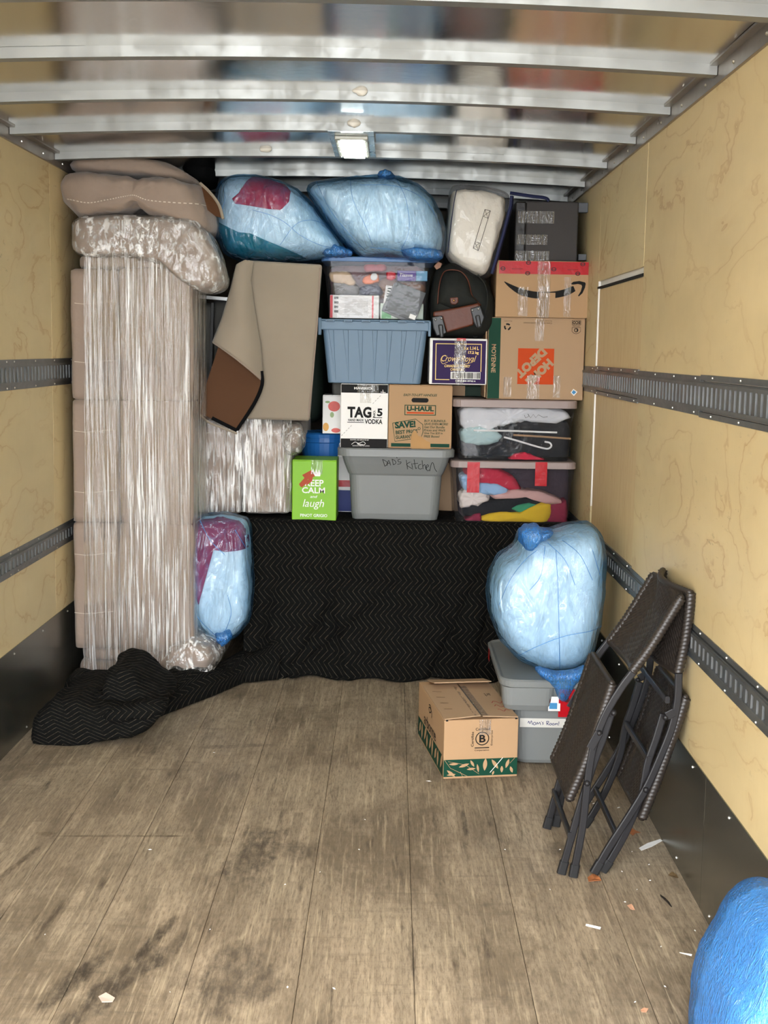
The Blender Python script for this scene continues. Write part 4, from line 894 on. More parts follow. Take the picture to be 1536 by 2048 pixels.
# ------------------------------------------------------------------ second row: cartons on the grey tote
zk = Rk[8][0]+.007
t, F = carton('vodka_carton', 'white and black vodka carton with stencil lettering, on the grey tote', 'box', (681, 768, 776, 897), 6.20, .30, M_PAPER, zk)
F.rect_('black_band', M_INK, 682, 769, 775, 786).rect_('black_band', M_INK, 682, 879, 775, 897)
F.text('lettering', M_PAPER, 'MAVERICK', *z2(232, 1203), *z2(335, 1216), off=.03)
for q in ((*z2(383, 1216), *z2(388, 1240)), (*z2(372, 1228), *z2(398, 1230))): F.stroke('star_mark', M_PAPER, [q[:2], q[2:]], 1)
F.text('lettering', M_INK, 'TAG', *z2(198, 1308), *z2(325, 1368), off=.045).text('lettering', M_INK, '5', *z2(355, 1316), *z2(384, 1358), off=.04)
F.text('lettering', M_INK, 'NO.', *z2(321, 1338), *z2(359, 1350), rot=-90, off=.03).text('lettering', M_INK, 'VODKA', *z2(290, 1374), *z2(384, 1400), off=.03)
F.text('lettering', M_INK, 'HAND MADE', *z2(202, 1374), *z2(284, 1386), off=.03).rect_('rule', M_INK, *z2(198, 1391), *z2(286, 1394)).rect_('rule', M_INK, *z2(333, 1364), *z2(382, 1367))
for i in range(18):
    a, b_ = i/18, (i+.55)/18; q0 = z2(168+210*a, 1466-225*a); q1 = z2(168+210*b_, 1466-225*b_)
    if not (1300 < 1466-225*a < 1410): F.stroke('dashed_line', M_INK, [q0, q1], .6)
F.text('lettering', M_PAPER, 'CRAFTED AND IMPORTED BY', *z3(338, 337), *z3(428, 342), off=.01)
F.stroke('emblem', M_PAPER, [z3(*q) for q in ((345, 362), (362, 350), (380, 356), (400, 348), (412, 358), (392, 366), (372, 358), (405, 364))], .9, 3).text('lettering', M_PAPER, 'COCKTAIL STUDIO', *z3(350, 366), *z3(432, 371), off=.01)
F.flush(); tape_px(F, 714, 769, 757, 786); tape_px(F, 720, 786, 742, 806)
t, F = carton('moving_carton', 'brown moving carton with green print and a hand slot, on the grey tote', 'box', (777, 770, 904, 897), 6.20, .30, M_KRAFT2, zk)
q0, q1 = z2(536, 1260), z2(626, 1284)
for nm, mm, g in (('hand_hole', M_DARK, 0),):
    pts = []
    for i in range(24):
        a = 2*pi*i/24; hx, hy = (q1[0]-q0[0])/2, (q1[1]-q0[1])/2; pts.append(((q0[0]+q1[0])/2+(hx-hy)*math.copysign(1, cos(a))+hy*cos(a), (q0[1]+q1[1])/2+hy*sin(a)))
    F.poly(nm, mm, pts)
F.text('lettering', M_GREENINK, 'EASY-TO-LIFT HANDLES', *z2(495, 1238), *z2(670, 1251), off=.02, shear=.25)
a, c2 = z2(500, 1297), z2(666, 1352)
F.rect_('sign_panel', M_GREENINK, *a, *c2).rect_('sign_panel', M_KRAFT2, a[0]+1.6, a[1]+1.6, c2[0]-1.6, c2[1]-1.6).text('lettering', M_GREENINK, 'U-HAUL', *z2(512, 1303), *z2(655, 1330), off=.05).rect_('orange_bar', M_ORANGE, *z2(512, 1335), *z2(655, 1343))
tagp = [z2(*q) for q in ((438, 1395), (560, 1372), (598, 1400), (600, 1440), (590, 1470), (452, 1492))]
F.stroke('price_tag_outline', M_GREENINK, tagp+[tagp[0]], 1.2).ring('price_tag_outline', M_GREENINK, *z2(579, 1422), 2.8, 1.0)
F.text('lettering', M_GREENINK, 'SAVE!', *z2(450, 1384), *z2(560, 1420), rot=-5, off=.05).text('lettering', M_GREENINK, 'BEST PRICE', *z2(455, 1430), *z2(572, 1450), rot=-5, off=.03).text('lettering', M_GREENINK, 'GUARANTEE', *z2(455, 1457), *z2(560, 1476), rot=-5, off=.03)
for i, s in enumerate(('BUY A BUNDLE-', 'SAVE EVEN MORE!', 'Get Our Bundle', 'Prices and We\'ll', 'Give You $20 in', 'FREE Boxes!')):
    F.text('lettering', M_GREENINK, s, *z2(606, 1374+i*16.5), *z2((722, 732, 714, 716, 704, 688)[i], 1386+i*16.5), off=.015, shear=.1)
F.rect_('green_bar', M_GREENINK, 783, 887, 822, 894).rect_('green_bar', M_GREENINK, 862, 887, 900, 894); F.flush()
b = B(); P = [z3(*q) for q in ((632, 380), (630, 320), (640, 296), (655, 292), (664, 316), (682, 320), (705, 340), (722, 345), (727, 380))]
f = b.faces.new([b.verts.new(F.P(x, y, .001)) for x, y in P]); obj('torn_paper_tape', b, mat('paper_tape', rgb(176, 134, 82), .6), t)
t, F = carton('fruit_carton', 'white carton printed with red fruit, left of the vodka carton', 'box', (645, 790, 684, 872), 6.40, .2, M_PAPER, ztub)
M_FR = mat('fruit_red', rgb(206, 92, 84), .5, var=.2, vs=30); M_FG = mat('leaf_pale', rgb(150, 170, 120), .5); M_FO = mat('fruit_orange', rgb(216, 160, 80), .5, var=.2, vs=30)
def disc(F, nm, m, cx, cy, rx, ry): F.poly(nm, m, [(cx+rx*cos(2*pi*i/20), cy+ry*sin(2*pi*i/20)) for i in range(20)])
disc(F, 'fruit_print', M_FR, 668, 814, 12, 11); disc(F, 'fruit_print', M_FO, 652, 858, 6, 9); disc(F, 'fruit_print', M_FR, 672, 865, 9, 5); disc(F, 'leaf_print', M_FG, 655, 805, 5, 2.5); disc(F, 'leaf_print', M_FG, 664, 832, 4, 6); F.flush()
b = pblock(663, 762, 692, 796, 6.45, 6.7, 5); tag(obj('grey_fabric_bundle', b, M_GREYF, smooth=True), 'small grey fabric bundle under the ribbed blue crate', 'cloth')
# blue ribbed crate
zc0 = A(750, 767, 6.20).z; zc1 = A(750, 642, 6.20).z; zc2 = A(750, 659, 6.20).z
R, c = rows_tote([(767, 656, 840), (765, 655, 841), (660, 646, 855)], 6.20, .72, r=.02)
R = [(z, hx, hy, r) for z, hx, hy, r in R]
t = thing('storage_crate', (c[0], c[1], zc0), 'ribbed slate blue crate with a folding lid, under the see-through tote', 'crate')
obj('crate_body', loft(B(), R, c, True, True, 4), M_BLUEP, t)
hx = R[-1][1]; hy = R[-1][2]
b = B(); box(b, c[0]-hx-.010, c[0]+hx+.010, c[1]-hy-.010, c[1]+hy+.010, zc2-.004, zc1-.002, .004, 2); obj('rim', b, M_BLUEP, t)
for i in range(7):                                     # tapering vertical ribs on the front
    u = (i+.5)/7-.5; xt = c[0]+u*2*hx*.98; xb = c[0]+u*2*R[0][1]*.98; yt = c[1]-hy; yb = c[1]-R[0][2]; w = .0075
    b = B(); vs_ = []
    for x, y, z, ww, d in ((xb, yb, zc0+.01, .004, .004), (xt, yt, zc2-.006, .026, .010)):
        vs_ += [b.verts.new((x-ww/2, y+.002, z)), b.verts.new((x+ww/2, y+.002, z)), b.verts.new((x+ww/2-.002, y-d, z)), b.verts.new((x-ww/2+.002, y-d, z))]
    for q in ((0, 1, 2, 3), (4, 7, 6, 5), (0, 4, 5, 1), (1, 5, 6, 2), (2, 6, 7, 3), (3, 7, 4, 0)): b.faces.new([vs_[k] for k in q])
    bmesh.ops.recalc_face_normals(b, faces=b.faces); obj('rib', b, M_BLUEP, t)
b = B()                                                # interlocking lid: two leaves meeting in a toothed line
box(b, c[0]-hx-.014, c[0]+hx+.014, c[1]-hy-.014, c[1]+hy+.014, zc1-.002, zc1+.006, .003, 1); obj('lid', b, M_BLUEP, t)
for i in range(6):
    b = B(); x = c[0]-hx+.035+i*(2*hx-.07)/5; box(b, x-.022, x+.022, c[1]-hy-.020, c[1]-hy+.01, zc1-.008, zc1+.005, .002, 1); h_ = obj('lid_tooth', b, M_BLUEP, t)
    b = B(); box(b, x-.016, x+.016, c[1]-hy-.0206, c[1]-hy-.019, zc1-.004, zc1-.002); obj('tooth_slot', b, M_DARK, h_)
b = B(); box(b, c[0]-hx-.022, c[0]-hx-.006, c[1]-hy-.016, c[1]-hy+.02, zc2-.03, zc1+.012, .003, 1); obj('lid_hinge', b, M_BLUEP, t)
b = B(); box(b, c[0]+hx+.004, c[0]+hx+.018, c[1]-hy-.016, c[1]-hy+.02, zc2-.03, zc1+.004, .003, 1); obj('lid_hinge', b, M_BLUEP, t)
zc = zc1+.008
# see-through tote with blue lid on the crate, and what is in it
tT, RT_, cT, zT = clear_tote('storage_tote', 'see-through tote with a blue lid holding pantry boxes, on the ribbed crate', [(641, 660, 848), (636, 657, 851), (550, 649, 862), (545, 646, 865), (524, 645, 867)], (514, 524, 642, 870), 6.20, .72, M_CLEAR, M_LIDB, zc)
def inner(name, label, rect, Y, d, m, cat_='box', z0=None, lean=0, conv=z2):
    (x0, y0), (x1, y1) = conv(*rect[:2]), conv(*rect[2:]); a, c_ = A(x0, (y0+y1)/2, Y), A(x1, (y0+y1)/2, Y); zt, zb = A((x0+x1)/2, y0, Y).z, max(A((x0+x1)/2, y1, Y).z, zc+.004 if conv is z2 else 0)
    t = thing(name, ((a.x+c_.x)/2, Y+d/2, zb), label, cat_)
    b = B(); box(b, a.x, c_.x, Y, Y+d, zb, zt, .0015, 1); 
    if lean: bmesh.ops.rotate(b, verts=b.verts, cent=((a.x+c_.x)/2, Y, zb+(zt-zb)/2), matrix=Matrix.Rotation(radians(lean), 3, 'Y'))
    obj('carton_body', b, m, t); rc = (x0, y0, x1, y1); O = Vector((a.x, Y, zt)); U = Vector((c_.x-a.x, 0, 0)); V = Vector((0, 0, zb-zt))
    if lean:
        M = Matrix.Rotation(radians(lean), 3, 'Y'); ct = Vector(((a.x+c_.x)/2, Y, zb+(zt-zb)/2)); O = ct+M@(O-ct); U = M@U; V = M@V
    return t, Face(t, O, U, V, (0, -1, 0), rc)
M_PINK = mat('pink_red_print', rgb(222, 90, 96), .5); M_GRY = mat('grey_print', rgb(120, 120, 118), .5)
t, F = inner('food_carton', 'white food carton with red edges and small print, inside the see-through blue-lidded tote', (105, 716, 365, 850), 6.245, .12, M_PAPER)
F.rect_('red_stripe', M_PINK, *z2(106, 718), *z2(120, 848)).rect_('red_stripe', M_PINK, *z2(328, 718), *z2(336, 848))
for i in range(11): F.text('small_print', M_GRY, 'ingredients nutrition facts per serving', *z2(182, 730+i*9.5), *z2(306, 737+i*9.5), off=.0)
for i in range(4): F.rect_('small_print', M_GRY, *z2(128, 726+i*26), *z2(150, 740+i*26))
F.flush()
t, F = inner('flat_box', 'flat charcoal grey box leaning at an angle inside the see-through tote', (420, 668, 592, 832), 6.222, .018, mat('charcoal_card', rgb(84, 87, 88), .5), lean=20)
for i in range(4):
    for j in range(2):
        for k in range(4): F.text('small_print', mat('pale_grey_print', rgb(150, 152, 152), .5) if (i+j+k) == 0 else bpy.data.materials['pale_grey_print'], 'lorem text line'[:12], *z2(440+j*72, 682+i*36+k*7), *z2(500+j*72, 687+i*36+k*7), off=.0)
F.rect_('barcode', M_PAPER, *z2(552, 800), *z2(586, 824)); F.flush()
t, F = inner('flat_box', 'second grey box edge showing behind the tilted charcoal one', (404, 676, 560, 838), 6.243, .010, mat('mid_grey_card', rgb(120, 122, 122), .5), lean=24)
t, F = inner('tissue_pack', 'white and green packet at the bottom right of the see-through tote', (372, 760, 600, 850), 6.262, .08, mat('pale_green_print', rgb(214, 226, 208), .5))
F.rect_('green_print', mat('green_pack_print', rgb(120, 190, 130), .5), *z2(380, 800), *z2(430, 848)); F.flush()
t, F = inner('packet', 'white packet with green print standing in the see-through tote', (392, 668, 470, 800), 6.262, .03, M_PAPER, lean=8)
for i in range(5): F.rect_('small_print', M_GREENINK, *z2(404, 680+i*14), *z2(430, 686+i*14))
F.flush()
t, F = inner('packet', 'purple packet near the top right of the see-through tote', (462, 586, 562, 640), 6.262, .08, mat('violet_print', rgb(92, 70, 150), .45))
F.text('lettering', M_PAPER, 'Tissue', *z2(472, 600), *z2(545, 618), shear=.3).flush()
t, F = inner('packet', 'small sky blue packet at the right edge of the see-through tote', (562, 588, 622, 640), 6.264, .08, mat('aqua_print', rgb(110, 170, 205), .45)); F.flush()
M_ORCAP = mat('orange_plastic', rgb(232, 112, 34), .35)
cloth('snack_bag', 'orange snack bag with a round white label inside the see-through tote', [(272, 640), (285, 612), (320, 600), (355, 596), (368, 640), (330, 652), (285, 656)], 6.255, .08, M_ORCAP, z2, wr(.004, 30), cat_='packet', nt_=48, np_=14)
cloth('label_disc', 'round white label seen at the middle of the see-through tote', [(318, 616), (325, 600), (340, 595), (354, 600), (358, 618), (350, 632), (335, 636), (322, 630)], 6.245, .01, M_PAPER, z2, lambda p: 0, cat_='label', nt_=32, np_=8)
cloth('bottle_cap', 'red cap of a bottle standing in the see-through tote', [(402, 590), (430, 584), (456, 592), (456, 625), (430, 636), (404, 628)], 6.255, .07, mat('red_cap', rgb(206, 34, 48), .35), z2, lambda p: 0, cat_='bottle', nt_=40, np_=14)
cloth('clutter_bag', 'beige packet at the upper left of the see-through tote', [(92, 590), (200, 588), (245, 650), (230, 665), (180, 650), (110, 640)], 6.262, .08, mat('beige_wrapper', rgb(204, 176, 142), .5, var=.3, vs=30), z2, cat_='packet', nt_=48, np_=14)
cloth('clutter_bag', 'dark wrapper in the left half of the see-through tote', [(110, 645), (200, 640), (260, 660), (262, 712), (120, 712)], 6.27, .1, mat('grey_wrapper', rgb(92, 88, 84), .35, var=.5, vs=40), z2, cat_='packet', nt_=48, np_=14)
cloth('clutter_bag', 'dark blue bottle lying in the middle of the see-through tote', [(258, 672), (310, 655), (372, 668), (390, 700), (380, 714), (262, 714)], 6.262, .1, mat('deep_blue_bottle', rgb(46, 50, 74), .3, var=.5, vs=40), z2, cat_='bottle', nt_=48, np_=14)
cloth('clutter_bag', 'brown paper bag in the centre of the see-through tote', [(350, 640), (400, 610), (470, 640), (560, 640), (620, 650), (600, 760), (400, 760), (370, 700)], 6.285, .12, mat('brown_wrapper', rgb(128, 92, 72), .5, var=.5, vs=30), z2, cat_='bag', nt_=48, np_=14)
cloth('clutter_bag', 'pinkish packet along the back wall of the see-through tote', [(90, 545), (600, 545), (620, 640), (600, 840), (110, 840)], 6.40, .12, mat('pinkish_wrapper', rgb(150, 116, 116), .5, var=.5, vs=14), z2, cat_='packet', e1=.15)
cloth('clutter_bag', 'red packet pressed under the lid of the see-through tote', [(280, 545), (400, 545), (410, 582), (290, 585)], 6.27, .1, mat('red_wrapper', rgb(170, 66, 76), .4), z2, cat_='packet', e1=.3, nt_=40, np_=12)
# ------------------------------------------------------------------ right-hand stack
t, F = carton('medium_carton', 'large brown carton with an orange square, printed upside down, on the clear totes', 'box', (975, 636, 1168, 801), 6.20, .42, M_KRAFT, zU+.002)
zHD = A((975+1168)/2, 636, 6.20).z
F.rect_('green_band', M_GREENINK, 976, 637, 1000, 800)
F.text('lettering', M_KRAFT, 'MOYENNE', *z2(972-76, 1056-12), *z2(972+76, 1056+12), rot=90, off=.02)
q = z2(1101, 999), z2(1292, 1191); F.rect_('orange_square', M_ORANGE, *q[0], *q[1])
cx, cy = z2(1193, 1097)

F.text('lettering', M_KRAFT, 'HOME', cx-20+9, cy-9+11, cx+20+9, cy+9+11, rot=135, off=.07, ext=(64, 19)).text('lettering', M_KRAFT, 'DEPOT', cx-25-8, cy-9-8, cx+25-8, cy+9-8, rot=135, off=.07, ext=(74, 19))
# recycling mark, eco badge and small upside-down print
cx, cy = z2(1041, 886)
for k in range(3):
    a0 = k*2*pi/3; F.stroke('recycling_mark', M_INK, [(cx+5.5*cos(a0+i*.28), cy+5.5*sin(a0+i*.28)) for i in range(6)], 3.2)
F.text('small_print', M_INK, 'Recyclable', *z2(1022, 852), *z2(1064, 858), rot=180, off=.0)
F.text('small_print', M_INK, 'Cette boîte est entièrement', *z2(1125, 860), *z2(1275, 868), rot=180, off=.0)
F.text('small_print', M_INK, 'faite de papier recyclé', *z2(1210, 848), *z2(1275, 855), rot=180, off=.0)
F.text('eco_badge', M_INK, 'ECO', *z2(1384, 850), *z2(1424, 866), rot=180, off=.04)
F.frame('eco_badge', M_INK, *z2(1381, 846), *z2(1428, 870), .7); F.text('eco_badge', M_INK, 'OPTIONS', *z2(1384, 873), *z2(1424, 880), rot=180, off=0)
F.stroke('eco_badge', M_INK, [z2(*q) for q in ((1382, 884), (1382, 905), (1392, 914), (1404, 917), (1416, 914), (1427, 905), (1427, 884), (1382, 884))], .8)
F.ring('eco_badge', M_INK, *z2(1404, 898), 4.2, 1.4, 16); F.poly('eco_badge', M_INK, [z2(*q) for q in ((1404, 890), (1416, 898), (1404, 908), (1408, 899))])
F.poly('blue_sticker', M_PAPER, [z2(*q) for q in ((1400, 1212), (1422, 1228), (1404, 1250), (1386, 1232))]).poly('blue_sticker', mat('sticker_blue', rgb(60, 130, 180), .5), [z2(*q) for q in ((1401, 1218), (1416, 1229), (1403, 1243), (1391, 1231))])
F.flush()
tape_px(F, 1068, 637, 1086, 682); tape_px(F, 1008, 756, 1024, 796); tape_px(F, 1055, 752, 1080, 800); tape_px(F, 1108, 752, 1122, 796)
tg = A(975, 700, 6.20)
b = B(); box(b, tg.x-.010, tg.x-.004, 6.202, 6.60, zU+.01, zHD-.004); obj('carton_side_flap', b, M_KRAFT, t)
# smile carton
t, F = carton('smile_carton', 'brown carton with a black curved arrow and red tape along its top edge', 'box', (992, 522, 1178, 634), 6.20, .36, M_KRAFT2, zHD+.002)
zAM = A(1085, 522, 6.20).z
F.rect_('red_tape_band', M_REDTAPE, 997, 523, 1177, 548, 12)
M_DRED = mat('dark_red_mark', rgb(70, 14, 18), .5)
for x, y in ((1019, 577), (1153, 545), (1288, 577), (1440, 548), (1150, 600), (1415, 598)): F.ring('tape_mark', M_DRED, *z2(x, y), 5.2, 2.0, 18, .8); F.rect_('tape_mark', M_DRED, *z2(x-12, y-2), *z2(x+12, y+2))
for x in (1090, 1225, 1385): F.text('small_print', M_DRED, 'approved', *z2(x-25, 574), *z2(x+30, 582), off=.01)
def arc(s): return (1028+(1418-1028)*s, 644+82*sin(pi*min(1, s*1.0))**.9+ (20*s))
sm = [(1028, 646), (1060, 668), (1110, 694), (1170, 710), (1225, 714), (1290, 711), (1350, 698), (1400, 676)]
F.stroke('smile_arrow', M_INK, [z2(*q) for q in sm], lambda s: 1.4+12*min(1, 3.2*min(s, 1.25-s)), 6)
F.poly('smile_arrow', M_INK, [z2(*q) for q in ((1380, 652), (1392, 641), (1425, 636), (1455, 643), (1459, 650), (1455, 672), (1443, 700), (1425, 717), (1420, 714), (1434, 690), (1440, 664), (1436, 656), (1418, 652), (1390, 656))])
F.flush(); tape_px(F, 1074, 523, 1100, 633); tape_px(F, 1036, 574, 1056, 632); tape_px(F, 1128, 553, 1142, 632)
F.rect_('tape_patch', M_KRAFT2, *z2(1213, 700), *z2(1300, 740)).flush()
tape_px(F, 1078, 572, 1098, 634)
# dark case on top
M_CASE = mat('charcoal_felt', rgb(66, 64, 64), .8, var=.12, vs=5, bump=.1, bs=200)
t = thing('storage_cube', (A(1095, 520, 6.25).x, 6.42, zAM), 'charcoal fabric case strapped with clear tape, on the arrow carton', 'case')
a = A(1052, 460, 6.25); c_ = A(1156, 460, 6.25); zt = A(1100, 403, 6.25).z
b = B(); box(b, a.x, c_.x, 6.25, 6.58, zAM+.002, zt, .008, 3); obj('body', b, M_CASE, t)
b = B(); a0 = A(1030, 460, 6.25); box(b, a0.x, a.x-.002, 6.255, 6.56, zAM+.002, zt-.002, .006, 2); obj('glossy_side', b, mat('black_leatherette', rgb(34, 32, 32), .3, bump=.4, bs=16, bd=.01), t)
for y0, y1 in ((405, 425), (508, 521)):
    p, q = A(1157, y0, 6.27), A(1178, y1, 6.27); b = B(); box(b, p.x, min(q.x, W-.002), 6.27, 6.31, q.z, p.z, .003, 2); obj('bracket_foot', b, mat('grey_foot_plastic', rgb(84, 88, 94), .4), t)
Fc = Face(t, (a0.x, 6.25, zt), (c_.x-a0.x, 0, 0), (0, 0, zAM-zt), (0, -1, 0), (1030, 403, 1156, 521))
for x0, y0, x1, y1 in ((1035, 422, 1108, 446), (1034, 468, 1095, 488), (1032, 500, 1100, 521)): tape_px(Fc, x0, y0, x1, y1)
# whisky carton
t, F = carton('whisky_carton', 'white and purple whisky carton with gold lettering, beneath the black wheeled bag', 'box', (859, 677, 974, 769), 6.19, .32, M_PAPER)
zW = A(916, 677, 6.19).z
M_PUR = mat('purple_print', rgb(40, 14, 70), .5, **{'Specular IOR Level': .15}); M_GOLD = mat('gold_print', rgb(226, 190, 116), .45)
F.rect_('purple_panel', M_PUR, *z2(648, 956), *z2(930, 1184)); F.frame('gold_frame', M_GOLD, *z2(664, 972), *z2(908, 1166), 1.6)
F.rect_('purple_panel', M_PUR, *z2(740, 1120), *z2(912, 1180)).rect_('barcode', M_PAPER, *z2(746, 1122), *z2(904, 1160))
x = 750
rnd = random.Random(3)
while x < 898:
    w = rnd.choice((2, 3, 5)); F.rect_('barcode_bar', M_INK, *z2(x, 1125), *z2(x+w, 1157)); x += w+rnd.choice((2, 3, 4))
F.text('lettering', M_PAPER, '0 80 82000 09762 6', *z2(772, 1165), *z2(878, 1174), off=.02)
F.text('lettering', M_GOLD, '6 x 1.14 L', *z2(812, 986), *z2(892, 1005), off=.04).text('lettering', M_GOLD, '17.2 kg', *z2(836, 1011), *z2(892, 1030), off=.04)
F.text('lettering', M_GOLD, 'Crown Royal', *z2(694, 1034), *z2(874, 1078), shear=.3, off=.0)
F.stroke('lettering', M_GOLD, [z2(*q) for q in ((726, 1040), (704, 1038), (692, 1060), (704, 1080), (730, 1070))], .8, 5).stroke('lettering', M_GOLD, [z2(*q) for q in ((800, 1034), (786, 1062), (770, 1080), (800, 1084), (860, 1070))], .7, 5)
F.text('lettering', M_GOLD, 'CANADIAN WHISKY', *z2(712, 1084), *z2(848, 1098), off=.03, shear=.15).text('lettering', M_GOLD, 'CANADIEN', *z2(744, 1102), *z2(816, 1116), off=.03, shear=.15)
F.rect_('pink_stain', M_PINK, *z2(774, 944), *z2(822, 958)); F.flush(); tape_px(F, 908, 679, 932, 745); tape_px(F, 912, 678, 928, 770)
t, F = carton('carton', 'dark box with faint lettering behind the black wheeled bag', 'box', (925, 640, 985, 676), 6.40, .2, mat('near_black_card', rgb(38, 38, 36), .6), zW+.004)
F.text('lettering', mat('dim_grey_print', rgb(84, 84, 80), .6), 'GRAN', 934, 650, 972, 662, rot=-80, off=.03).flush()
t, F = carton('carton', 'dark green box in the gap under the whisky carton', 'box', (905, 771, 972, 800), 6.45, .25, mat('dark_green_card', rgb(34, 52, 42), .7), zU+.004)
F.rect_('tan_panel', M_KRAFT, 905, 772, 930, 799).flush()
# black wheeled bag with leather base
M_NYL = mat('black_nylon', rgb(28, 30, 27), .8, var=.3, vs=12, bump=.4, bs=14, bd=.01); M_LEA = mat('brown_leather', rgb(88, 42, 23), .42, var=.25, vs=12, bump=.3, bs=40)
zoom = lambda x, y: (860+x/4.518, 350+y/4.518)
t = thing('wheeled_bag', (A(915, 672, 6.25).x, 6.4, zW), 'black soft wheeled bag with brown leather base, lying on the whisky carton', 'bag')
o = [(868, 545), (880, 530), (905, 522), (925, 530), (950, 548), (975, 560), (988, 590), (990, 640), (985, 672), (930, 674), (872, 674), (862, 640), (860, 590)]
nb = blob([A(x, y, 6.25) for x, y in o], 6.17, 6.60, .4, .5, 96, 30, wr(.012, 8)); bt = bvh(nb); obj('bag_body', nb, M_NYL, t, smooth=True)
pk = patch(bt, [zoom(*q) for q in ((75, 1160), (78, 1050), (100, 930), (150, 862), (270, 868), (340, 945), (375, 1080), (450, 1170), (200, 1215))], 6.2, .002, .03, th=.004); pt = bvh(pk); obj('front_pocket', pk, M_NYL, t, smooth=True)
pts = []
for x, y in ((70, 1165), (78, 1050), (100, 930), (150, 860), (270, 866), (342, 945), (376, 1080), (410, 1130), (462, 1178)):
    p = A(*zoom(x, y), 6.17); h = bt.ray_cast(Vector((p.x, 1, p.z)), Vector((0, 1, 0))); pts.append(Vector((p.x, (h[0].y if h[0] else 6.2)-.008, p.z)))
b = B(); sweep(b, cat(pts, 6), circ(.0028, 6)); obj('leather_piping', b, M_LEA, t, smooth=True)
def quadslab(poly, Y, th, bev=.004): 
    b = solid([zoom(*q) for q in poly], Y, th); bmesh.ops.bevel(b, geom=b.edges[:], offset=bev, segments=2, profile=.5, affect='EDGES'); return b
obj('leather_patch', quadslab(((178, 1110), (255, 1100), (258, 1150), (235, 1172), (195, 1170), (182, 1150)), 6.140, .02), M_LEA, t, smooth=False)
b = B(); p = A(*zoom(216, 1134), 6.138); bmesh.ops.create_icosphere(b, subdivisions=2, radius=.006, matrix=Matrix.Translation(p)); obj('snap', b, mat('brass_snap', rgb(190, 150, 100), .3, .8), t, smooth=True)
base = solid([zoom(*q) for q in ((30, 1235), (230, 1200), (440, 1155), (462, 1190), (400, 1215), (396, 1355), (150, 1425), (110, 1290), (30, 1280))], 6.12, .05)
bmesh.ops.bevel(base, geom=base.edges[:], offset=.008, segments=3, profile=.5, affect='EDGES'); obj('leather_base', base, M_LEA, t, smooth=False)
M_BRK = plastic('black_plastic', rgb(44, 46, 48), .35)
for poly, riv, wh in ((((18, 1285), (110, 1268), (150, 1425), (125, 1440), (60, 1455), (30, 1380)), ((50, 1308), (103, 1294)), ((72, 1350), (118, 1350), (124, 1465), (92, 1470))), (((365, 1208), (455, 1180), (492, 1290), (460, 1384), (420, 1380), (395, 1330)), ((385, 1222), (438, 1210)), ((408, 1270), (448, 1262), (468, 1370), (430, 1384)))):
    k = obj('wheel_bracket', quadslab(poly, 6.105, .035), M_BRK, t)
    for x, y in riv:
        b = B(); bmesh.ops.create_icosphere(b, subdivisions=2, radius=.0062, matrix=Matrix.Translation(A(*zoom(x, y), 6.104))); obj('rivet', b, M_SILVER, k, smooth=True)
    obj('wheel', quadslab(wh, 6.085, .03, .006), M_BRK, t)
p = solid([zoom(*q) for q in ((35, 825), (75, 785), (108, 800), (95, 835), (60, 855))], 6.155, .01); obj('leather_tab', p, mat('pale_leather', rgb(150, 112, 92), .6), t)
b = B(); sweep(b, cat([A(*zoom(x, y), 6.17) for x, y in ((430, 900), (500, 1000), (520, 1120), (500, 1250), (520, 1290))], 6), rr(.02, .006, .002)); obj('strap', b, M_LEA if 0 else M_NYL, t)
# white bedding in a clear zipped bag
t = thing('bedding_bag', (A(950, 560, 6.2).x, 6.4, A(950, 556, 6.2).z), 'clear zipped bag with navy piping holding white bedding, leaning near the roof', 'bag')
M_IVB = mat('ivory_bedding', rgb(228, 222, 208), .9, bump=.6, bs=14, bd=.02)
o = [(903, 378), (930, 372), (975, 380), (1012, 392), (1012, 430), (996, 490), (978, 545), (965, 554), (940, 545), (905, 522), (892, 508), (893, 470), (898, 420)]
fill = blob([A(x, y, 6.2) for x, y in o], 6.13, 6.5, .30, .42, 110, 34, lambda p: -.016*abs(nz((p.x*1.4, p.y, p.z*.5), 8))-.010*abs(nz((p.x*1.2, p.y, p.z*.5), 22))-.004*abs(nz(p, 50))); ft = bvh(fill)
tag(obj('white_bedding', fill, M_IVB, smooth=True), 'ivory white bedding folded inside the clear zipped bag', 'bedding')
o2 = [(902, 370), (925, 367), (975, 372), (1018, 386), (1020, 400), (1003, 490), (984, 552), (968, 561), (940, 552), (900, 528), (889, 512), (890, 470), (896, 420)]
sh = blob([A(x, y, 6.2) for x, y in o2], 6.105, 6.52, .26, .38, 110, 34, wr(.005, 10)); sht = bvh(sh); obj('clear_shell', sh, M_CLEARV, t, smooth=True)
M_NAVY = mat('navy_piping', rgb(20, 28, 66), .6)
def online(tree, pxs, off=.003, Y=6.15):
    out = []; h0 = tree.find_nearest(CAM); Y = h0[0].y+.04
    for x, y in pxs:
        p = A(x, y, Y); h = tree.ray_cast(Vector((p.x, 1, p.z)), Vector((0, 1, 0)))
        if h[0]: q = A(x, y, h[0].y); h2 = tree.ray_cast(Vector((q.x, 1, q.z)), Vector((0, 1, 0))); h = h2 if h2[0] else h; out.append(Vector((h[0].x, h[0].y-off, h[0].z)))
    return out
b = B(); sweep(b, online(sht, [(913, 380), (908, 405), (903, 440), (899, 475), (896, 505)]), circ(.0022, 6)); obj('navy_piping', b, M_NAVY, t)
b = B(); sweep(b, [A(x, y, 6.13) for x, y in ((1024, 392), (1022, 412), (1008, 465), (994, 515), (984, 548))], rr(.03, .014, .004), side=(.3, 1, 0)); obj('navy_panel', b, M_NAVY, t)
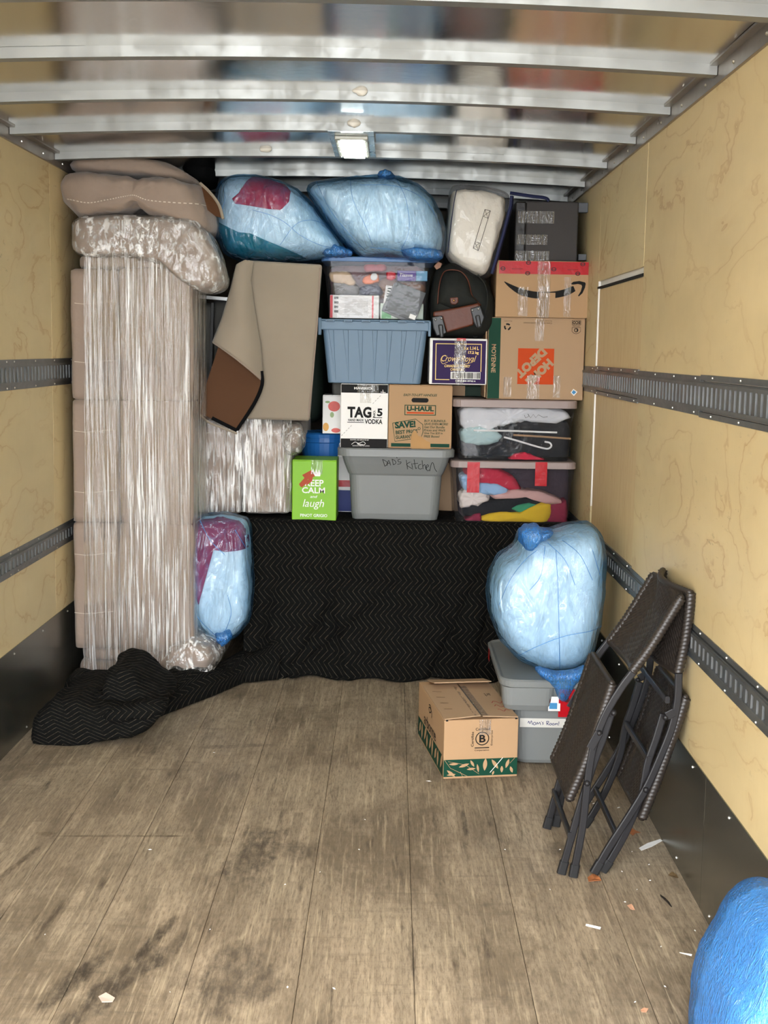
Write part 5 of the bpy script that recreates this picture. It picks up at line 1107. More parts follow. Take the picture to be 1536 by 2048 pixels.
b = B(); sweep(b, cat([A(x, y, 6.2) for x, y in ((1020, 386), (1060, 392), (1090, 396), (1098, 402))], 5), circ(.008, 8)); obj('navy_panel', b, M_NAVY, t)
hp = [zoom(*q) for q in ((496, 312), (545, 325), (436, 684), (390, 662))]
for i in range(4):
    b = B(); sweep(b, online(sht, [(hp[i][0]*(1-s)+hp[(i+1) % 4][0]*s, hp[i][1]*(1-s)+hp[(i+1) % 4][1]*s) for s in (0, .25, .5, .75, 1)], .004), circ(.0011, 4)); obj('handle_stitching', b, M_INK, t)
for q in (((482, 375), (522, 392)), ((405, 605), (448, 615)), ((496, 312), (522, 392)), ((545, 325), (482, 375)), ((405, 605), (436, 684)), ((448, 615), (390, 662))):
    b = B(); sweep(b, online(sht, [zoom(*q[0]), zoom(*q[1])], .004), circ(.0009, 4)); obj('handle_stitching', b, M_INK, t)
# ------------------------------------------------------------------ blue plastic bags
def folds(a1=.008, a2=.005, sx=1.0, sz=1.0, o=0):
    return lambda p: -a1*(.6-nz((p.x*sx, p.y, p.z*sz), 7, o))-a2*2.2*abs(nz((p.x*sx, p.y, p.z*sz), 13, o+3))-a2*1.3*abs(nz((p.x*sx*1.7, p.y, p.z*sz*.6), 30, o+8))
def plasticbag(label, outl, Y, y0, y1, blabel, patches=(), e=(.5, .6), inset=.982, off=.02, fn=None, gap=.024, skin=None, base=None):
    P = [A(x, y, Y) for x, y in outl]; c = sum(P, Vector())/len(P)
    t = thing('plastic_bag', (c.x, (y0+y1)/2, min(p.z for p in P)), label, 'bag')
    Q = [c+(p-c)*inset for p in P]
    fb_ = blob(Q, y0+gap, y1-gap, e[0], e[1], 130, 46, fn or folds(o=c.x)); ft = bvh(fb_)
    for v in fb_.verts: v.co.x = min(v.co.x, W-.022)
    tag(obj('bedding', fb_, base or M_DUVET, smooth=True), blabel, 'bedding')
    for nm, lb, cat_, poly, m, bulge in patches: tag(obj(nm, patch(ft, poly, Y, .010, bulge*.4, 16, 100, .035), m, smooth=True), lb, cat_)
    sk = blob(P, y0, y1, e[0], e[1], 150, 50, lambda p: .005*abs(nz(p, 9, 2))+.004*abs(nz((p.x*1.5, p.y, p.z*.6), 24, 7)), 1)
    for v in sk.verts: v.co.x = min(max(v.co.x, -W+.012), W-.016)
    skt = bvh(sk); obj('bag_skin', sk, skin or M_BAG, t, smooth=True)
    return t, skt
def bunch(t, name, outl, Y, y0, y1, n=.01): return obj(name, blob([A(x, y, Y) for x, y in outl], y0, y1, .5, .7, 80, 24, lambda p: n*nz((p.x*2.5, p.y*2.5, p.z*.6), 18), 1), M_BAGD, t, smooth=True)
M_SEAMB = mat('bag_seam_blue', rgb(84, 146, 208), .4)
def rib(t, tree, pxs, r=.0009, name='bag_seam'):
    P_ = online(tree, pxs, .001)
    if len(P_) < 2: return
    b = B(); sweep(b, cat(P_, 4), circ(r, 5)); return obj(name, b, M_SEAMB, t, smooth=True)
o = [(427, 400), (430, 372), (444, 353), (472, 346), (512, 347), (560, 358), (598, 378), (628, 410), (650, 442), (684, 486), (694, 502), (675, 512), (640, 518), (560, 523), (480, 521), (445, 506), (428, 470), (424, 432)]
t, s1 = plasticbag('blue plastic bag showing crimson and teal lumps, left one under the roof', o, 6.15, 6.02, 6.55, 'white pillow inside the left bag under the roof',
    (('cushion', 'crimson round cushion inside the left bag under the roof', 'cushion', [(468, 402), (482, 390), (492, 372), (504, 354), (540, 353), (568, 364), (584, 385), (582, 408), (566, 425), (540, 423), (500, 416), (474, 412)], M_CRIMSON, .010),
     ('teal_blanket', 'teal blanket along the bottom of the left bag under the roof', 'blanket', [(430, 440), (450, 452), (482, 468), (505, 470), (540, 486), (580, 502), (618, 518), (560, 521), (480, 518), (446, 502), (432, 470)], M_TEAL, .006)))
rib(t, s1, [(505, 420), (540, 430), (570, 445), (600, 470), (640, 490), (685, 500)]); rib(t, s1, [(560, 490), (590, 450), (620, 440), (650, 448)]); rib(t, s1, [(440, 360), (450, 395), (440, 430)])
bunch(t, 'bag_tail', [(640, 505), (670, 490), (695, 498), (706, 506), (695, 512), (660, 514)], 6.12, 6.08, 6.2)
o = [(608, 372), (618, 362), (660, 354), (710, 349), (760, 346), (800, 350), (835, 362), (868, 392), (886, 428), (895, 465), (892, 500), (882, 516), (840, 520), (780, 515), (722, 511), (696, 494), (662, 455), (632, 412)]
t, s2 = plasticbag('blue plastic bag stuffed with white bedding, widest one under the roof', o, 6.10, 5.98, 6.55, 'white duvet inside the widest bag under the roof', fn=folds(.014, .007, 1.3, 1, 4))
for q in ([(632, 362), (660, 420), (700, 470), (730, 500)], [(612, 376), (640, 405), (655, 440)], [(700, 352), (706, 400), (730, 450), (745, 490)], [(790, 352), (812, 400), (818, 460), (800, 505)], [(690, 490), (740, 495), (790, 500), (850, 510)], [(720, 370), (790, 372), (850, 400), (880, 450)]): rib(t, s2, q)
bunch(t, 'bag_knot', [(755, 352), (758, 345), (770, 341), (783, 345), (790, 353), (772, 358)], 6.12, 6.05, 6.2, .006)
bunch(t, 'bag_fold', [(800, 500), (830, 494), (880, 500), (888, 514), (872, 522), (820, 518)], 6.03, 5.97, 6.2)
o = [(376, 1085), (376, 1052), (398, 1034), (440, 1028), (464, 1033), (490, 1040), (498, 1058), (501, 1110), (504, 1180), (497, 1245), (472, 1277), (445, 1288), (420, 1283), (398, 1258), (380, 1215), (373, 1170), (372, 1120)]
t, s3 = plasticbag('blue plastic bag with maroon and white fabric, wedged beside the upright sofa', o, 5.92, 5.84, 6.13, 'white fluffy blanket in the bag beside the upright sofa',
    (('maroon_fabric', 'maroon fabric folded over the top of the bag beside the upright sofa', 'fabric', [(378, 1060), (400, 1038), (440, 1033), (480, 1042), (497, 1060), (500, 1095), (480, 1098), (455, 1100), (425, 1080), (408, 1085), (405, 1150), (400, 1210), (385, 1175), (376, 1120)], M_MAROON, .006),), fn=folds(.007, .0045, 1, 1, 8))
for q in ([(462, 1034), (470, 1060), (495, 1100)], [(400, 1040), (420, 1080), (450, 1110)], [(455, 1190), (462, 1230), (440, 1285)], [(385, 1215), (400, 1240), (430, 1270)]): rib(t, s3, q, .0012)
bunch(t, 'bag_tail', [(430, 1270), (456, 1262), (464, 1275), (452, 1288), (444, 1294), (434, 1284)], 5.86, 5.84, 5.92)
# grey tote with a name strip on the floor, and the big bag on it
YT = 4.85
cT2 = A(1098, 1535, YT)
R, c = rows_tote([(1537, 1045, 1170), (1532, 1034, 1180), (1520, 1030, 1184), (1420, 1022, 1192), (1414, 1020, 1194), (1372, 1001, 1206), (1368, 999, 1208)], YT, 1.0, r=.05)
hyk = .33; R = [(max(z, .004+.002*i), hx, hyk-(.19-hx)*.9, .05) for i, (z, hx, hy, r) in enumerate(R)]; cyk = YT+R[2][2]
c = (c[0], cyk); t = thing('storage_tote', (c[0], c[1], 0), 'grey plastic tote marked Mom\'s Room!, standing on the floor under the big bag', 'tote')
obj('tote_body', loft(B(), R, c, True, True, 6), M_GREYP, t)
zr = R[-1][0]; hx, hy = R[-1][1], R[-1][2]
obj('lid', loft(B(), [(zr-.004, hx+.004, hy+.004, .06), (zr, hx+.012, hy+.012, .07), (zr+.022, hx+.014, hy+.014, .07), (zr+.028, hx+.006, hy+.006, .065), (zr+.022, hx-.006, hy-.006, .06)], c, True, True, 6), M_GREYP, t)
hh = loft(B(), [(R[4][0]-.002, .09, .05, .03), (R[4][0]+.02, .098, .06, .035), (zr-.002, .105, .064, .04)], (c[0]-hx+.10, c[1]-hy+.052)); obj('handle_pocket', hh, M_GREYP, t)
fy = c[1]-R[3][2]
M_MASK = mat('masking_strip', rgb(205, 203, 196), .6)
a_, c_ = A(1040, 1437, fy-.002), A(1145, 1455, fy-.002)
F = Face(t, (A(1040, 1437, fy).x, fy-.0012, a_.z), (A(1150, 1440, fy).x-A(1040, 1437, fy).x, 0, 0), (0, 0, c_.z-a_.z), (0, -1, 0), (1040, 1437, 1150, 1455))
M_PEN = mat('blue_pen', rgb(24, 32, 92), .5)
F.rect_('label_strip', M_MASK, 1040, 1436, 1148, 1456, 4)
z5 = lambda *q: [(960+x/5.12, 1290+y/5.12) for x, y in q]
for q in (((492, 805), (500, 780), (512, 812), (526, 775), (538, 822)), ((556, 792), (545, 808), (556, 824), (572, 812), (566, 794), (556, 792)), ((582, 820), (586, 792), (598, 812), (612, 790), (622, 822)), ((630, 778), (628, 786)), ((652, 790), (638, 796), (650, 808), (638, 818)), ((682, 775), (686, 822)), ((682, 778), (702, 778), (700, 798), (686, 800), (708, 822)), ((720, 800), (712, 812), (722, 822), (734, 812), (728, 800), (720, 800)), ((748, 800), (740, 812), (750, 822), (760, 812), (754, 800), (748, 800)), ((768, 822), (772, 800), (780, 812), (790, 798), (800, 822)), ((808, 778), (808, 810)), ((808, 818), (808, 822)), ((880, 782), (895, 784), (885, 800))):
    F.stroke('pen_writing', M_PEN, z5(*q), 1.15, 4 if len(q) > 2 else 0)
F.flush()
for x0, y0, x1, y1 in ((1072, 1374, 1102, 1410), (1118, 1378, 1150, 1434)):
    fu = c[1]-R[5][2]-.004; a, b2, d = A(x0, y0, fu), A(x1, y0, fu), A(x0, y1, fu)
    crinkle_tape(t, (a.x, fu-.002, a.z), (1, 0, 0), (0, .03, -1), (0, -1, 0), b2.x-a.x, a.z-d.z, 'red_tape_strip', M_REDTAPE)
    for k in range(3):
        b = B(); p = A(x0+6+k*9, y0+14+k*6, fu); b.faces.new([b.verts.new((p.x+.010*cos(2*pi*i/12), fu-.0045-(0), p.z+.013*sin(2*pi*i/12))) for i in range(12)]); obj('tape_mark', b, M_DRED, t)
fy2 = fu+.001; b = B(); a, d = A(1097, 1393, fu), A(1120, 1422, fu); box(b, a.x, d.x, fy2-.003, fy2-.002, d.z, a.z); st = obj('sticker', b, M_PAPER, t)
b = B(); box(b, a.x+.004, d.x-.012, fy2-.0036, fy2-.003, d.z+.008, d.z+.032); obj('sticker_print', b, bpy.data.materials['sticker_blue'], st)
a, b2, d = A(990, 1302, 5.35), A(1000, 1302, 5.35), A(990, 1312, 5.35)
crinkle_tape(t, (c[0]-hx-.015, c[1]+.15, zr+.024), (0, 1, 0), (0, 0, -1), (-1, 0, 0), .06, .05, 'red_tape_strip', M_REDTAPE)
zlid = zr+.028
YB = 4.95
o = [(1040, 1100), (1046, 1072), (1070, 1064), (1110, 1072), (1150, 1058), (1192, 1055), (1208, 1070), (1216, 1105), (1214, 1180), (1204, 1260), (1188, 1315), (1165, 1342), (1130, 1352), (1090, 1348), (1040, 1325), (1002, 1288), (984, 1240), (979, 1200), (984, 1160), (1004, 1125)]
def bigf(p):
    q = A(1040, 1230, YB); return -.004*(.6-nz((p.x, p.y, p.z), 6, 1))-(.012*abs(nz((p.x, p.y, p.z*1.3), 9, 5))+.008*abs(nz((p.x, p.y, p.z*1.3), 26, 5)))*(.7 if p.x > q.x+.03 else 1.7)
t, s4 = plasticbag('big blue plastic bag of white bedding standing on the floor tote', o, YB, 4.84, 5.33, 'thick white duvet in the big bag on the floor tote', fn=bigf, e=(.48, .6))
bunch(t, 'bag_tail', [(1062, 1330), (1110, 1344), (1170, 1336), (1186, 1322), (1170, 1350), (1146, 1372), (1130, 1404), (1120, 1402), (1108, 1374), (1082, 1352)], 4.80, 4.765, 4.835, .006)
bunch(t, 'bag_knot', [(1042, 1085), (1040, 1062), (1052, 1054), (1075, 1051), (1086, 1060), (1110, 1062), (1104, 1072), (1085, 1082), (1070, 1098), (1056, 1104)], 4.88, 4.84, 5.0, .008)
for q in ([(1112, 1100), (1116, 1180), (1118, 1260), (1120, 1345)], [(1040, 1310), (1080, 1290), (1130, 1272), (1180, 1262), (1205, 1255)], [(1075, 1100), (1050, 1120), (1020, 1160), (998, 1210)], [(1095, 1085), (1130, 1120), (1150, 1170)], [(1120, 1075), (1160, 1110), (1185, 1160)], [(1090, 1092), (1082, 1150), (1060, 1180)], [(1150, 1062), (1185, 1100), (1200, 1150)]): rib(t, s4, q, .0011)
# blue bag at the bottom right corner
YC = 2.62
o = [(1425, 2290), (1428, 2120), (1436, 2048), (1452, 1995), (1478, 1952), (1500, 1912), (1514, 1880), (1536, 1858), (1580, 1835), (1640, 1850), (1660, 1950), (1668, 2120), (1660, 2290)]
t, s5 = plasticbag('bright blue plastic bag on the floor at the bottom right corner', o, YC, 2.46, 2.95, 'pale blue bedding in the corner bag', e=(.4, .5), base=mat('pale_blue_bedding', rgb(190, 220, 245), .9, bump=.5, bs=12, bd=.02), gap=.03, skin=M_BAGD)
for q in ([(1470, 1975), (1500, 2000), (1520, 2080)], [(1510, 1890), (1515, 1960), (1530, 2040)], [(1440, 2050), (1470, 2010), (1500, 1985), (1530, 1975)]): rib(t, s5, q, .0011)
# ------------------------------------------------------------------ leafy carton on the floor
pa, pb = FLR(886, 1559), FLR(1034, 1553); pc = FLR(836, 1470)
e1_ = Vector((pb.x-pa.x, pb.y-pa.y, 0)); wB = e1_.length; rz = math.atan2(e1_.y, e1_.x)+0; dB = (Vector((pc.x, pc.y, 0))-Vector((pa.x, pa.y, 0))).length
hB = A(886, 1441, pa.y).z
t = thing('cosmetics_carton', (pa.x, pa.y, 0), 'brown carton with a dark green leaf border and circled B, on the floor', 'box', rz=rz)
v = Vector((pc.x-pa.x, pc.y-pa.y, 0)); v.rotate(Matrix.Rotation(-rz, 3, 'Z')); sx = v.x; dB = v.y
def lb(x, y, z): return Vector((x+sx*(y/dB), y, z))
b = B(); vs_ = [b.verts.new(lb(x, y, z)) for x in (0, wB) for y in (0, dB) for z in (0.001, hB)]
for q in ((0, 1, 3, 2), (4, 6, 7, 5), (0, 4, 5, 1), (2, 3, 7, 6), (0, 2, 6, 4), (1, 5, 7, 3)): b.faces.new([vs_[i] for i in q])
bmesh.ops.recalc_face_normals(b, faces=b.faces); bmesh.ops.bevel(b, geom=b.edges[:], offset=.003, segments=2, profile=.5, affect='EDGES'); obj('carton_body', b, M_KRAFT2, t, local=True)
def flapf(x0, x1, y0, y1, z0, z1, zz=None):
    b = B(); Z = zz or (lambda x, y: hB+.003); c8 = [b.verts.new(lb(x, y, Z(x, y)+k)) for x in (x0, x1) for y in (y0, y1) for k in (0, .004)]
    for q in ((0, 1, 3, 2), (4, 6, 7, 5), (0, 4, 5, 1), (2, 3, 7, 6), (0, 2, 6, 4), (1, 5, 7, 3)): b.faces.new([c8[i] for i in q])
    bmesh.ops.recalc_face_normals(b, faces=b.faces); obj('top_flap', b, M_KRAFT, t, local=True)
flapf(.002, wB*.5-.004, .003, dB*.86, 0, 0, lambda x, y: hB+.001+.010*(x > .1)); flapf(wB*.5+.004, wB-.002, .003, dB*.90, 0, 0, lambda x, y: hB+.001+.008*(x < wB*.6))
flapf(.035, wB*.95, dB*.72, dB*.985, 0, 0, lambda x, y: hB+(.034 if y < dB*.8 else .006))
for i, (xx, yy) in enumerate(((.006, .004), (wB-.014, .004))):
    b = B(); box(b, xx, xx+.009, yy-.0045, yy, hB-.004, hB+.001); obj('corner_gap', b, M_DARK, t, local=True)
crinkle_tape(t, lb(wB*.5-.024, 0, hB+.007)+t.location*0, (1, 0, 0), (sx/dB, 1, .0), (0, 0, 1), .048, dB*.8) if 0 else None
def ltape(P, U, V, N, w, h):
    P, U, V, N = map(Vector, (P, U, V, N)); f = lambda u, v: P+U*(w*u)+V*(h*v)+N*(.0014+.002*abs(nz((u*4, v*12, 1), 1)))
    obj('tape_strip', sheet(f, 8, 24), M_TAPE, t, local=True, smooth=True)
ltape(lb(wB*.5-.026, 0, hB+.012), (1, 0, 0), (sx/dB, 1, 0), (0, 0, 1), .052, dB*.76); ltape((wB*.47, -.001, hB), (1, 0, 0), (0, 0, -1), (0, -1, 0), .045, .06)
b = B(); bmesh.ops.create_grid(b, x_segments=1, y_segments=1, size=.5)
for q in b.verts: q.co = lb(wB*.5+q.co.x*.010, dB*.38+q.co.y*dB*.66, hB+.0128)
obj('tape_shadow_strip', b, mat('tape_shadow_dark', rgb(60, 52, 44), .3), t, local=True)  # dark strip coloured in as the shade at the flap gap under the tape
zb_ = lambda x, y: (810+x/6.144, 1350+y/6.144)
F = Face(t, (0, 0, hB), (wB, 0, 0), (0, 0, -hB), (0, -1, 0), (886, 1438, 1036, 1559), local=True)
F.rect_('leaf_border', M_GREENINK, 886.5, 1519, 1035.5, 1554)
F.ring('certified_mark', M_INK, *zb_(940, 783), 14, 2.0, 36).text('certified_mark', M_INK, 'B', *zb_(903, 735), *zb_(982, 832), off=.03).rect_('certified_mark', M_INK, *zb_(848, 893), *zb_(1028, 905))
F.text('lettering', M_INK, 'Certified', *zb_(855, 645), *zb_(1032, 680), off=.01).text('lettering', M_INK, 'Corporation', *zb_(848, 920), *zb_(1028, 945), off=.01)
F.text('lettering', M_INK, 'Certifiée', *zb_(818-95, 788-16), *zb_(818+95, 788+16), rot=-90, off=.01).text('lettering', M_INK, 'Enterprise', *zb_(1060-95, 777-14), *zb_(1060+95, 777+14), rot=-90, off=.01)
def leaf(F, x, y, L, w, ang, m):
    a = radians(ang); P = []
    for i in range(9): s = i/8; P.append((s*L, w*sin(pi*s)**.9))
    for i in range(7, 0, -1): s = i/8; P.append((s*L, -w*sin(pi*s)**.9))
    F.poly('leaf_print', m, [(x+p*cos(a)-q*sin(a), y+p*sin(a)+q*cos(a)) for p, q in P])
for x, y, L, w, a in ((897, 1528, 19, 2.4, 0), (917, 1535, 22, 3, -18), (893, 1540, 22, 3, 40), (933, 1540, 18, 2.4, -5), (940, 1521, 16, 2.6, 60), (957, 1547, 18, 2.2, -100), (969, 1544, 26, 4.2, -86), (983, 1521, 24, 3.6, 55), (1004, 1549, 14, 3, -90), (1012, 1540, 20, 3.2, -72), (1026, 1550, 14, 3, -110), (893, 1550, 18, 2.2, -4), (985, 1553, 9, 2, -70)): leaf(F, x, y, L, w, a, M_KRAFT2)
for q in (((888, 1519), (900, 1536), (935, 1554)), ((895, 1522), (930, 1530), (958, 1550)), ((1030, 1519), (1020, 1530)), ((920, 1544), (925, 1554))): F.stroke('leaf_stem', M_KRAFT2, q, .7)
F.stroke('scratch', M_PAPER, [zb_(1200, 1030), zb_(1045, 1215)], 1.2); F.flush()
N = Vector((-1, sx/dB, 0)).normalized()
F = Face(t, lb(0, dB, hB), lb(0, 0, hB)-lb(0, dB, hB), (0, 0, -hB), N, (0, 0, 100, 50), local=True)
F.rect_('leaf_border', M_GREENINK, 1, 31, 99, 48)
for i in range(9): leaf(F, 6+i*10.5, 47 if i % 2 else 44, 13+3*(i % 3), 2.6, -60-20*(i % 2), M_KRAFT2)
F.text('lettering', M_INK, 'arbonne', 26, 19, 72, 29, off=.0).stroke('swirl_mark', M_INK, [(44, 6), (50, 5), (53, 9), (47, 12), (44, 9), (50, 7), (56, 10), (55, 14)], 1.0, 5).flush()
F = Face(t, lb(wB, 0, hB+.0075), lb(0, 0, hB)-lb(wB, 0, hB), Vector((sx/dB, 1, 0))*dB, (0, 0, 1), (0, 0, 100, 100), local=True)
M_RPEN = mat('red_marker', rgb(160, 44, 40), .6)
for k in range(3): F.stroke('red_writing', M_RPEN, [(6+i*4, 14+k*10+3*sin(i*2.3+k)+i*.6) for i in range(9)], .9, 3)
F.text('lettering', M_INK, 'arbonne', 14, 50, 40, 58, rot=0, off=0)
for k in range(4): F.stroke('scuff', mat('brown_scuff', rgb(120, 96, 70), .8) if k == 0 else bpy.data.materials['brown_scuff'], [(60, 20+k*14), (92, 22+k*15)], 1.2)
F.flush()
# ------------------------------------------------------------------ folding wicker chairs
def weave():
    n = NT('dark_wicker'); v = n.noise(n.coords(), 90, 3); c = n.mix(v, rgb(26, 22, 20), rgb(50, 43, 38)); b = n.bsdf(c, .42, **{'Specular IOR Level': .5}); return n.done(b.outputs[0])
M_WICK = weave(); M_FRAME = mat('charcoal_powdercoat', rgb(31, 30, 32), .42, var=.08, vs=30, **{'Metallic': .2} if 0 else {}); M_CAP = plastic('black_rubber', rgb(30, 30, 31), .5)
def herring(s, t, pitch=.0165):
    "height of a diagonal basket weave: s along the width, t along the length (m)"
    k = 1 if (int(math.floor(s/.10)) % 2 == 0) else -1
    a = (t+k*s*1.0)/pitch; q = (t-k*s)/pitch; c = int(math.floor(a/2))
    return .0042*abs(sin(pi*a))*(.55+.45*abs(sin(pi*(q*.5+.25*c))))
def panel(parent, name, P0, P1, sag, YN, WD, th=.018, nu=150, nv=150, cap=True):
    "woven panel between near-edge polyline P0 (at depth YN) extruded by WD along y; sag bows it"
    pts = cat([Vector(p) for p in P0], 8); L = [0]
    for i in range(1, len(pts)): L.append(L[-1]+(pts[i]-pts[i-1]).length)
    T = L[-1]
    def at_(s):
        d = s*T; i = 0
        while i < len(L)-2 and L[i+1] < d: i += 1
        f = (d-L[i])/max(1e-6, L[i+1]-L[i]); return pts[i].lerp(pts[i+1], f), (pts[i+1]-pts[i]).normalized()
    for sgn in (-1, 1):
        def fn(u, v):
            p, d = at_(v); n = Vector((-d.z, 0, d.x))*-sgn if 0 else Vector((d.z, 0, -d.x))*sgn
            bow = Vector((d.z, 0, -d.x))*(sag*sin(pi*u)); return p+Vector((0, WD*u, 0))+bow+n*(th*.32+herring(u*WD, v*T))
        b = sheet(fn, nu, nv)
        if sgn > 0: bmesh.ops.reverse_faces(b, faces=b.faces)
        obj(name if sgn < 0 else name+'_back', b, M_WICK, parent, smooth=True)
    # braided borders along the two long sides, plain roll along the short ends
    for u in (0, 1):
        n = 120; b = B(); R = []
        for i in range(n+1):
            p, d = at_(i/n); nn = Vector((d.z, 0, -d.x)); p = p+Vector((0, WD*u, 0)); s = i/n*T
            ring = []
            for k in range(10):
                a = 2*pi*k/10; rad = .0115+.0030*abs(sin(pi*s/.0125+(a if u == 0 else -a)*1.0)); ring.append(b.verts.new(p+Vector((0, 1, 0))*(cos(a)*rad)+nn*(sin(a)*rad*1.15)))
            R.append(ring)
        for i in range(n):
            for k in range(10): b.faces.new((R[i][k], R[i][(k+1) % 10], R[i+1][(k+1) % 10], R[i+1][k]))
        b.faces.new(R[0]); b.faces.new(R[-1]); bmesh.ops.recalc_face_normals(b, faces=b.faces); obj('braided_edge', b, M_WICK, parent, smooth=True)
    for v in (0, 1):
        p, d = at_(v); nn = Vector((d.z, 0, -d.x)); n = 60; b = B(); R = []
        for i in range(n+1):
            q = p+Vector((0, WD*i/n, 0))+nn*(sag*sin(pi*i/n)); ring = []
            for k in range(8):
                a = 2*pi*k/8; rad = .0095+.002*abs(sin(pi*i/n*WD/.0125+a)); ring.append(b.verts.new(q+d*(cos(a)*rad)+nn*(sin(a)*rad)))
            R.append(ring)
        for i in range(n):
            for k in range(8): b.faces.new((R[i][k], R[i][(k+1) % 8], R[i+1][(k+1) % 8], R[i+1][k]))
        b.faces.new(R[0]); b.faces.new(R[-1]); bmesh.ops.recalc_face_normals(b, faces=b.faces); obj('rolled_edge', b, M_WICK, parent, smooth=True)
def chair(label, YN, WD, back, seat, long_, short_, link, bolts, bars, wall=None, sagb=-.03, sags=.0):
    P = lambda q, Y=YN: A(q[0], q[1], Y)
    foot = P(long_[-1]); t = thing('folding_chair', (foot.x, YN+WD/2, 0), label, 'chair', 'folded wicker chairs by the right wall')
    def fx(p): p = Vector(p); p.x = min(p.x, W-.016); return p
    panel(t, 'backrest', [fx(P(q)) for q in back], None, sagb, YN, WD)
    panel(t, 'seat', [fx(P(q)) for q in seat], None, sags, YN+.012, WD-.024)
    for side in (0, 1):
        dy = WD*side; yo = Vector((0, dy, 0))
        for nm, path, o_ in (('leg', long_, -.011 if side == 0 else .011), ('leg', short_, .011 if side == 0 else -.011)):
            pts = [fx(P(q))+yo+Vector((0, o_, 0)) for q in path]; pts[-1].z = max(pts[-1].z, .014); pts = cat(pts, 6)
            b = B(); sweep(b, pts, rr(.015, .023, .004, 2)); l_ = obj(nm, b, M_FRAME, t, smooth=False)
            d = (pts[-1]-pts[-4]).normalized(); b = B(); sweep(b, [pts[-1]-d*.03, pts[-1]-d*.004, pts[-1]+d*.010], rr(.020, .029, .006, 2)); 
            for vtx in b.verts: vtx.co.z = max(vtx.co.z, .001)
            obj('rubber_foot', b, M_CAP, l_)
        if link:
            b = B(); sweep(b, [fx(P(q))+yo+Vector((0, -.024 if side == 0 else .024, 0)) for q in link], rr(.005, .026, .002, 2)); obj('hinge_link', b, M_FRAME, t)
        for q in bolts:
            b = B(); bmesh.ops.create_icosphere(b, subdivisions=2, radius=.0095, matrix=Matrix.Translation(fx(P(q))+yo+Vector((0, -.021 if side == 0 else .021, 0)))); obj('bolt', b, M_FRAME, t, smooth=True)
    for q in bars:
        p = fx(P(q)); b = B(); sweep(b, [p+Vector((0, .0, 0)), p+Vector((0, WD, 0))], rr(.022, .014, .004, 2), side=(0, 0, 1)); obj('crossbar', b, M_FRAME, t)
    return t
chair('folding wicker chair in front, nearest the boxes, leaning on the other', 3.78, .40,
      [(1362, 1196), (1330, 1248), (1298, 1298), (1264, 1343)], [(1224, 1368), (1200, 1440), (1172, 1520), (1138, 1598)],
      [(1264, 1343), (1238, 1378), (1208, 1430), (1186, 1490), (1174, 1560), (1164, 1650), (1146, 1752)],
      [(1226, 1420), (1210, 1470), (1188, 1530), (1160, 1620), (1140, 1690), (1125, 1744)],
      [(1196, 1460), (1178, 1492)], [(1225, 1422), (1196, 1462), (1172, 1562)], [(1140, 1672), (1218, 1440)], sagb=-.035)
chair('folding wicker chair at the back, leaning directly on the plywood wall', 3.80, .40,
      [(1381, 1186), (1378, 1220), (1370, 1280), (1356, 1345)], [(1372, 1396), (1350, 1460), (1318, 1550), (1284, 1636)],
      [(1356, 1345), (1353, 1400), (1341, 1455), (1313, 1525), (1289, 1576), (1255, 1632), (1220, 1686), (1190, 1737)],
      [(1328, 1430), (1313, 1480), (1296, 1530), (1284, 1590), (1256, 1660), (1228, 1712), (1209, 1754)],
      [(1330, 1428), (1345, 1420)], [(1328, 1431), (1289, 1575)], [(1232, 1668), (1335, 1400), (1298, 1520)], sagb=.04)
# ------------------------------------------------------------------ litter on the floor
def litter(name, label, cat_, poly, m, z=.002, curl=.006, group=None):
    P = [FLR(x, y) for x, y in poly]; b = B(); c = sum(P, Vector())/len(P); r0 = [b.verts.new((p.x, p.y, z+curl*abs(nz((p.x*40, p.y*40, 1), 1))*2)) for p in P]; cv = b.verts.new((c.x, c.y, z+.001))
    for i in range(len(P)): b.faces.new((cv, r0[i], r0[(i+1) % len(P)]))
    r = bmesh.ops.extrude_face_region(b, geom=b.faces[:]); bmesh.ops.translate(b, verts=[g for g in r['geom'] if isinstance(g, bmesh.types.BMVert)], vec=(0, 0, -.0012)); bmesh.ops.recalc_face_normals(b, faces=b.faces)
    tag(obj(name, b, m), label, cat_, group)
M_LEAF = mat('dry_leaf', rgb(168, 104, 62), .7, var=.35, vs=60); M_LEAF2 = mat('dry_leaf_brown', rgb(104, 84, 56), .8, var=.3, vs=60)
q1 = lambda L: [(1060+x/4.267, 1420+y/4.267) for x, y in L]
litter('dry_leaf', 'orange brown dry leaf beside the front feet of the wicker chairs', 'leaf', q1(((490, 1440), (530, 1412), (560, 1410), (590, 1440), (608, 1462), (570, 1478), (500, 1475))), M_LEAF)
litter('dry_leaf', 'orange brown dry leaf under the back wicker chair', 'leaf', q1(((828, 1040), (850, 1020), (900, 1035), (942, 1050), (900, 1062), (880, 1085), (850, 1065))), M_LEAF)
litter('dry_leaf', 'curled olive brown leaf near the right kick plate', 'leaf', q1(((1180, 1412), (1210, 1398), (1250, 1412), (1268, 1440), (1240, 1448), (1200, 1430))), M_LEAF2)
litter('paper_strip', 'white paper strip against the right kick plate', 'paper', q1(((930, 1188), (1000, 1150), (1110, 1112), (1130, 1122), (1040, 1170), (950, 1208))), M_PAPER)
q4 = lambda L: [(1240+x/4.196, 1560+y/4.196) for x, y in L]
litter('twig', 'thin dark twig on the floor below the paper strip', 'twig', q4(((335, 980), (380, 1000), (415, 1035), (436, 1078), (425, 1076), (400, 1040), (370, 1012), (338, 992))), mat('dark_twig', rgb(40, 34, 30), .8))
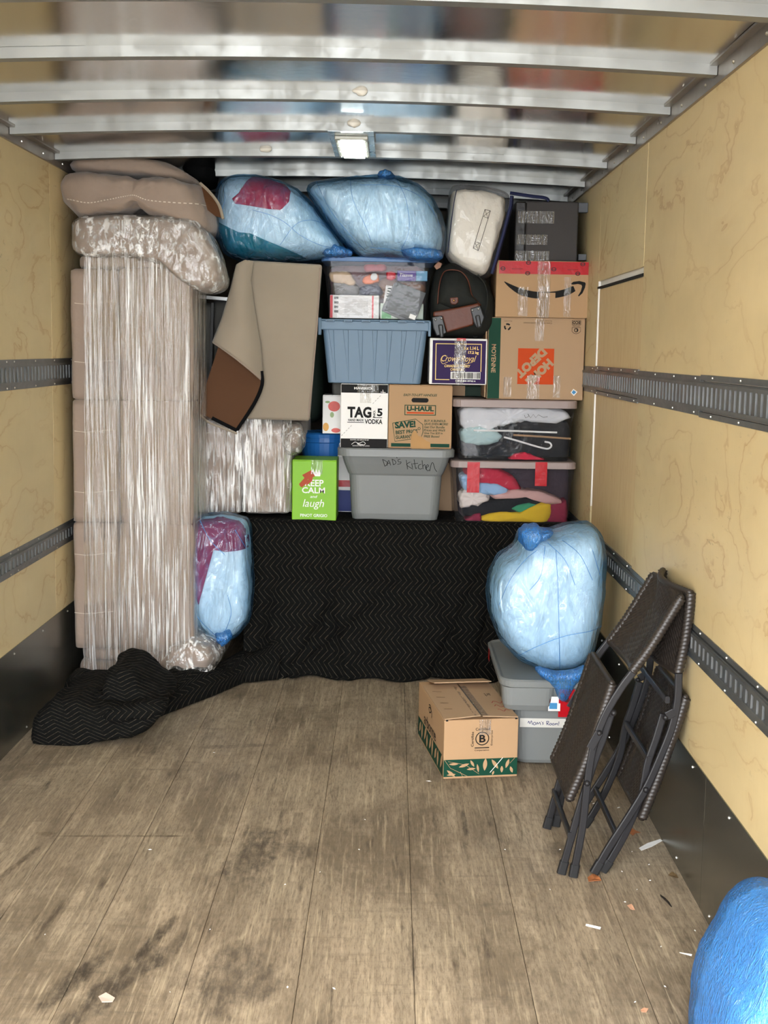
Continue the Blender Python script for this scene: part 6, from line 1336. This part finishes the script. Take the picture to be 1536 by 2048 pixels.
litter('wood_chip', 'small pale wood chip with red bark, below the chairs', 'wood chip', q4(((60, 1062), (95, 1050), (110, 1075), (124, 1102), (90, 1092))), mat('bark_chip', rgb(208, 160, 130), .8))
litter('wood_chip', 'broken tan chip on the floor near the bottom right', 'wood chip', q4(((172, 1940), (200, 1925), (238, 1935), (220, 1955), (180, 1958))), mat('tan_chip', rgb(190, 140, 110), .8))
litter('paper_scrap', 'crumpled pinkish paper scrap on the floor at bottom left', 'paper', [(197, 1996), (212, 1988), (230, 1998), (225, 2006), (204, 2008)], mat('pinkish_paper', rgb(214, 190, 176), .7))
litter('straw_splinter', 'thin straw splinter on the floor, nearest the bottom right bag', 'splinter', q4(((498, 1450), (604, 1476), (600, 1482), (500, 1456))), M_PAPER)
litter('straw_splinter', 'thin straw splinter on the floor left of the dark twig', 'splinter', [(1172, 1851), (1202, 1858), (1200, 1861), (1171, 1854)], M_PAPER)
bits = [(1180, 1604, 4), (1187, 1608, 3), (1237, 1616, 4), (1264, 1704, 2), (1298, 1730, 2), (1274, 1780, 2), (1390, 1862, 3), (1250, 1805, 2), (1322, 1894, 3), (1120, 1700, 2), (1160, 1690, 3), (1100, 1780, 2), (858, 1563, 4), (915, 1520, 2), (300, 1700, 3), (428, 1506, 2), (575, 1975, 4), (668, 1978, 4), (718, 1700, 2), (420, 1860, 2), (570, 1770, 2), (1330, 1974, 3), (1270, 2005, 3), (1244, 1744, 2), (1300, 1762, 2), (340, 1985, 2), (90, 1870, 2), (640, 1745, 2), (730, 1640, 2), (1010, 1700, 2)]
b = B(); rnd = random.Random(5)
for x, y, r in bits:
    p = FLR(x, y); s = r*.0006*p.y; a = rnd.random()*3; vs_ = [b.verts.new((p.x+s*cos(a+k*1.57)*(1 if k % 2 else .4), p.y+s*sin(a+k*1.57)*(1 if k % 2 else .4), .0015)) for k in range(4)]; tp = b.verts.new((p.x, p.y, .004))
    for k in range(4): b.faces.new((vs_[k], vs_[(k+1) % 4], tp))
tag(obj('floor_crumbs', b, M_PAPER), 'tiny pale crumbs and wood fibres scattered over the floor', 'debris', kind='stuff')
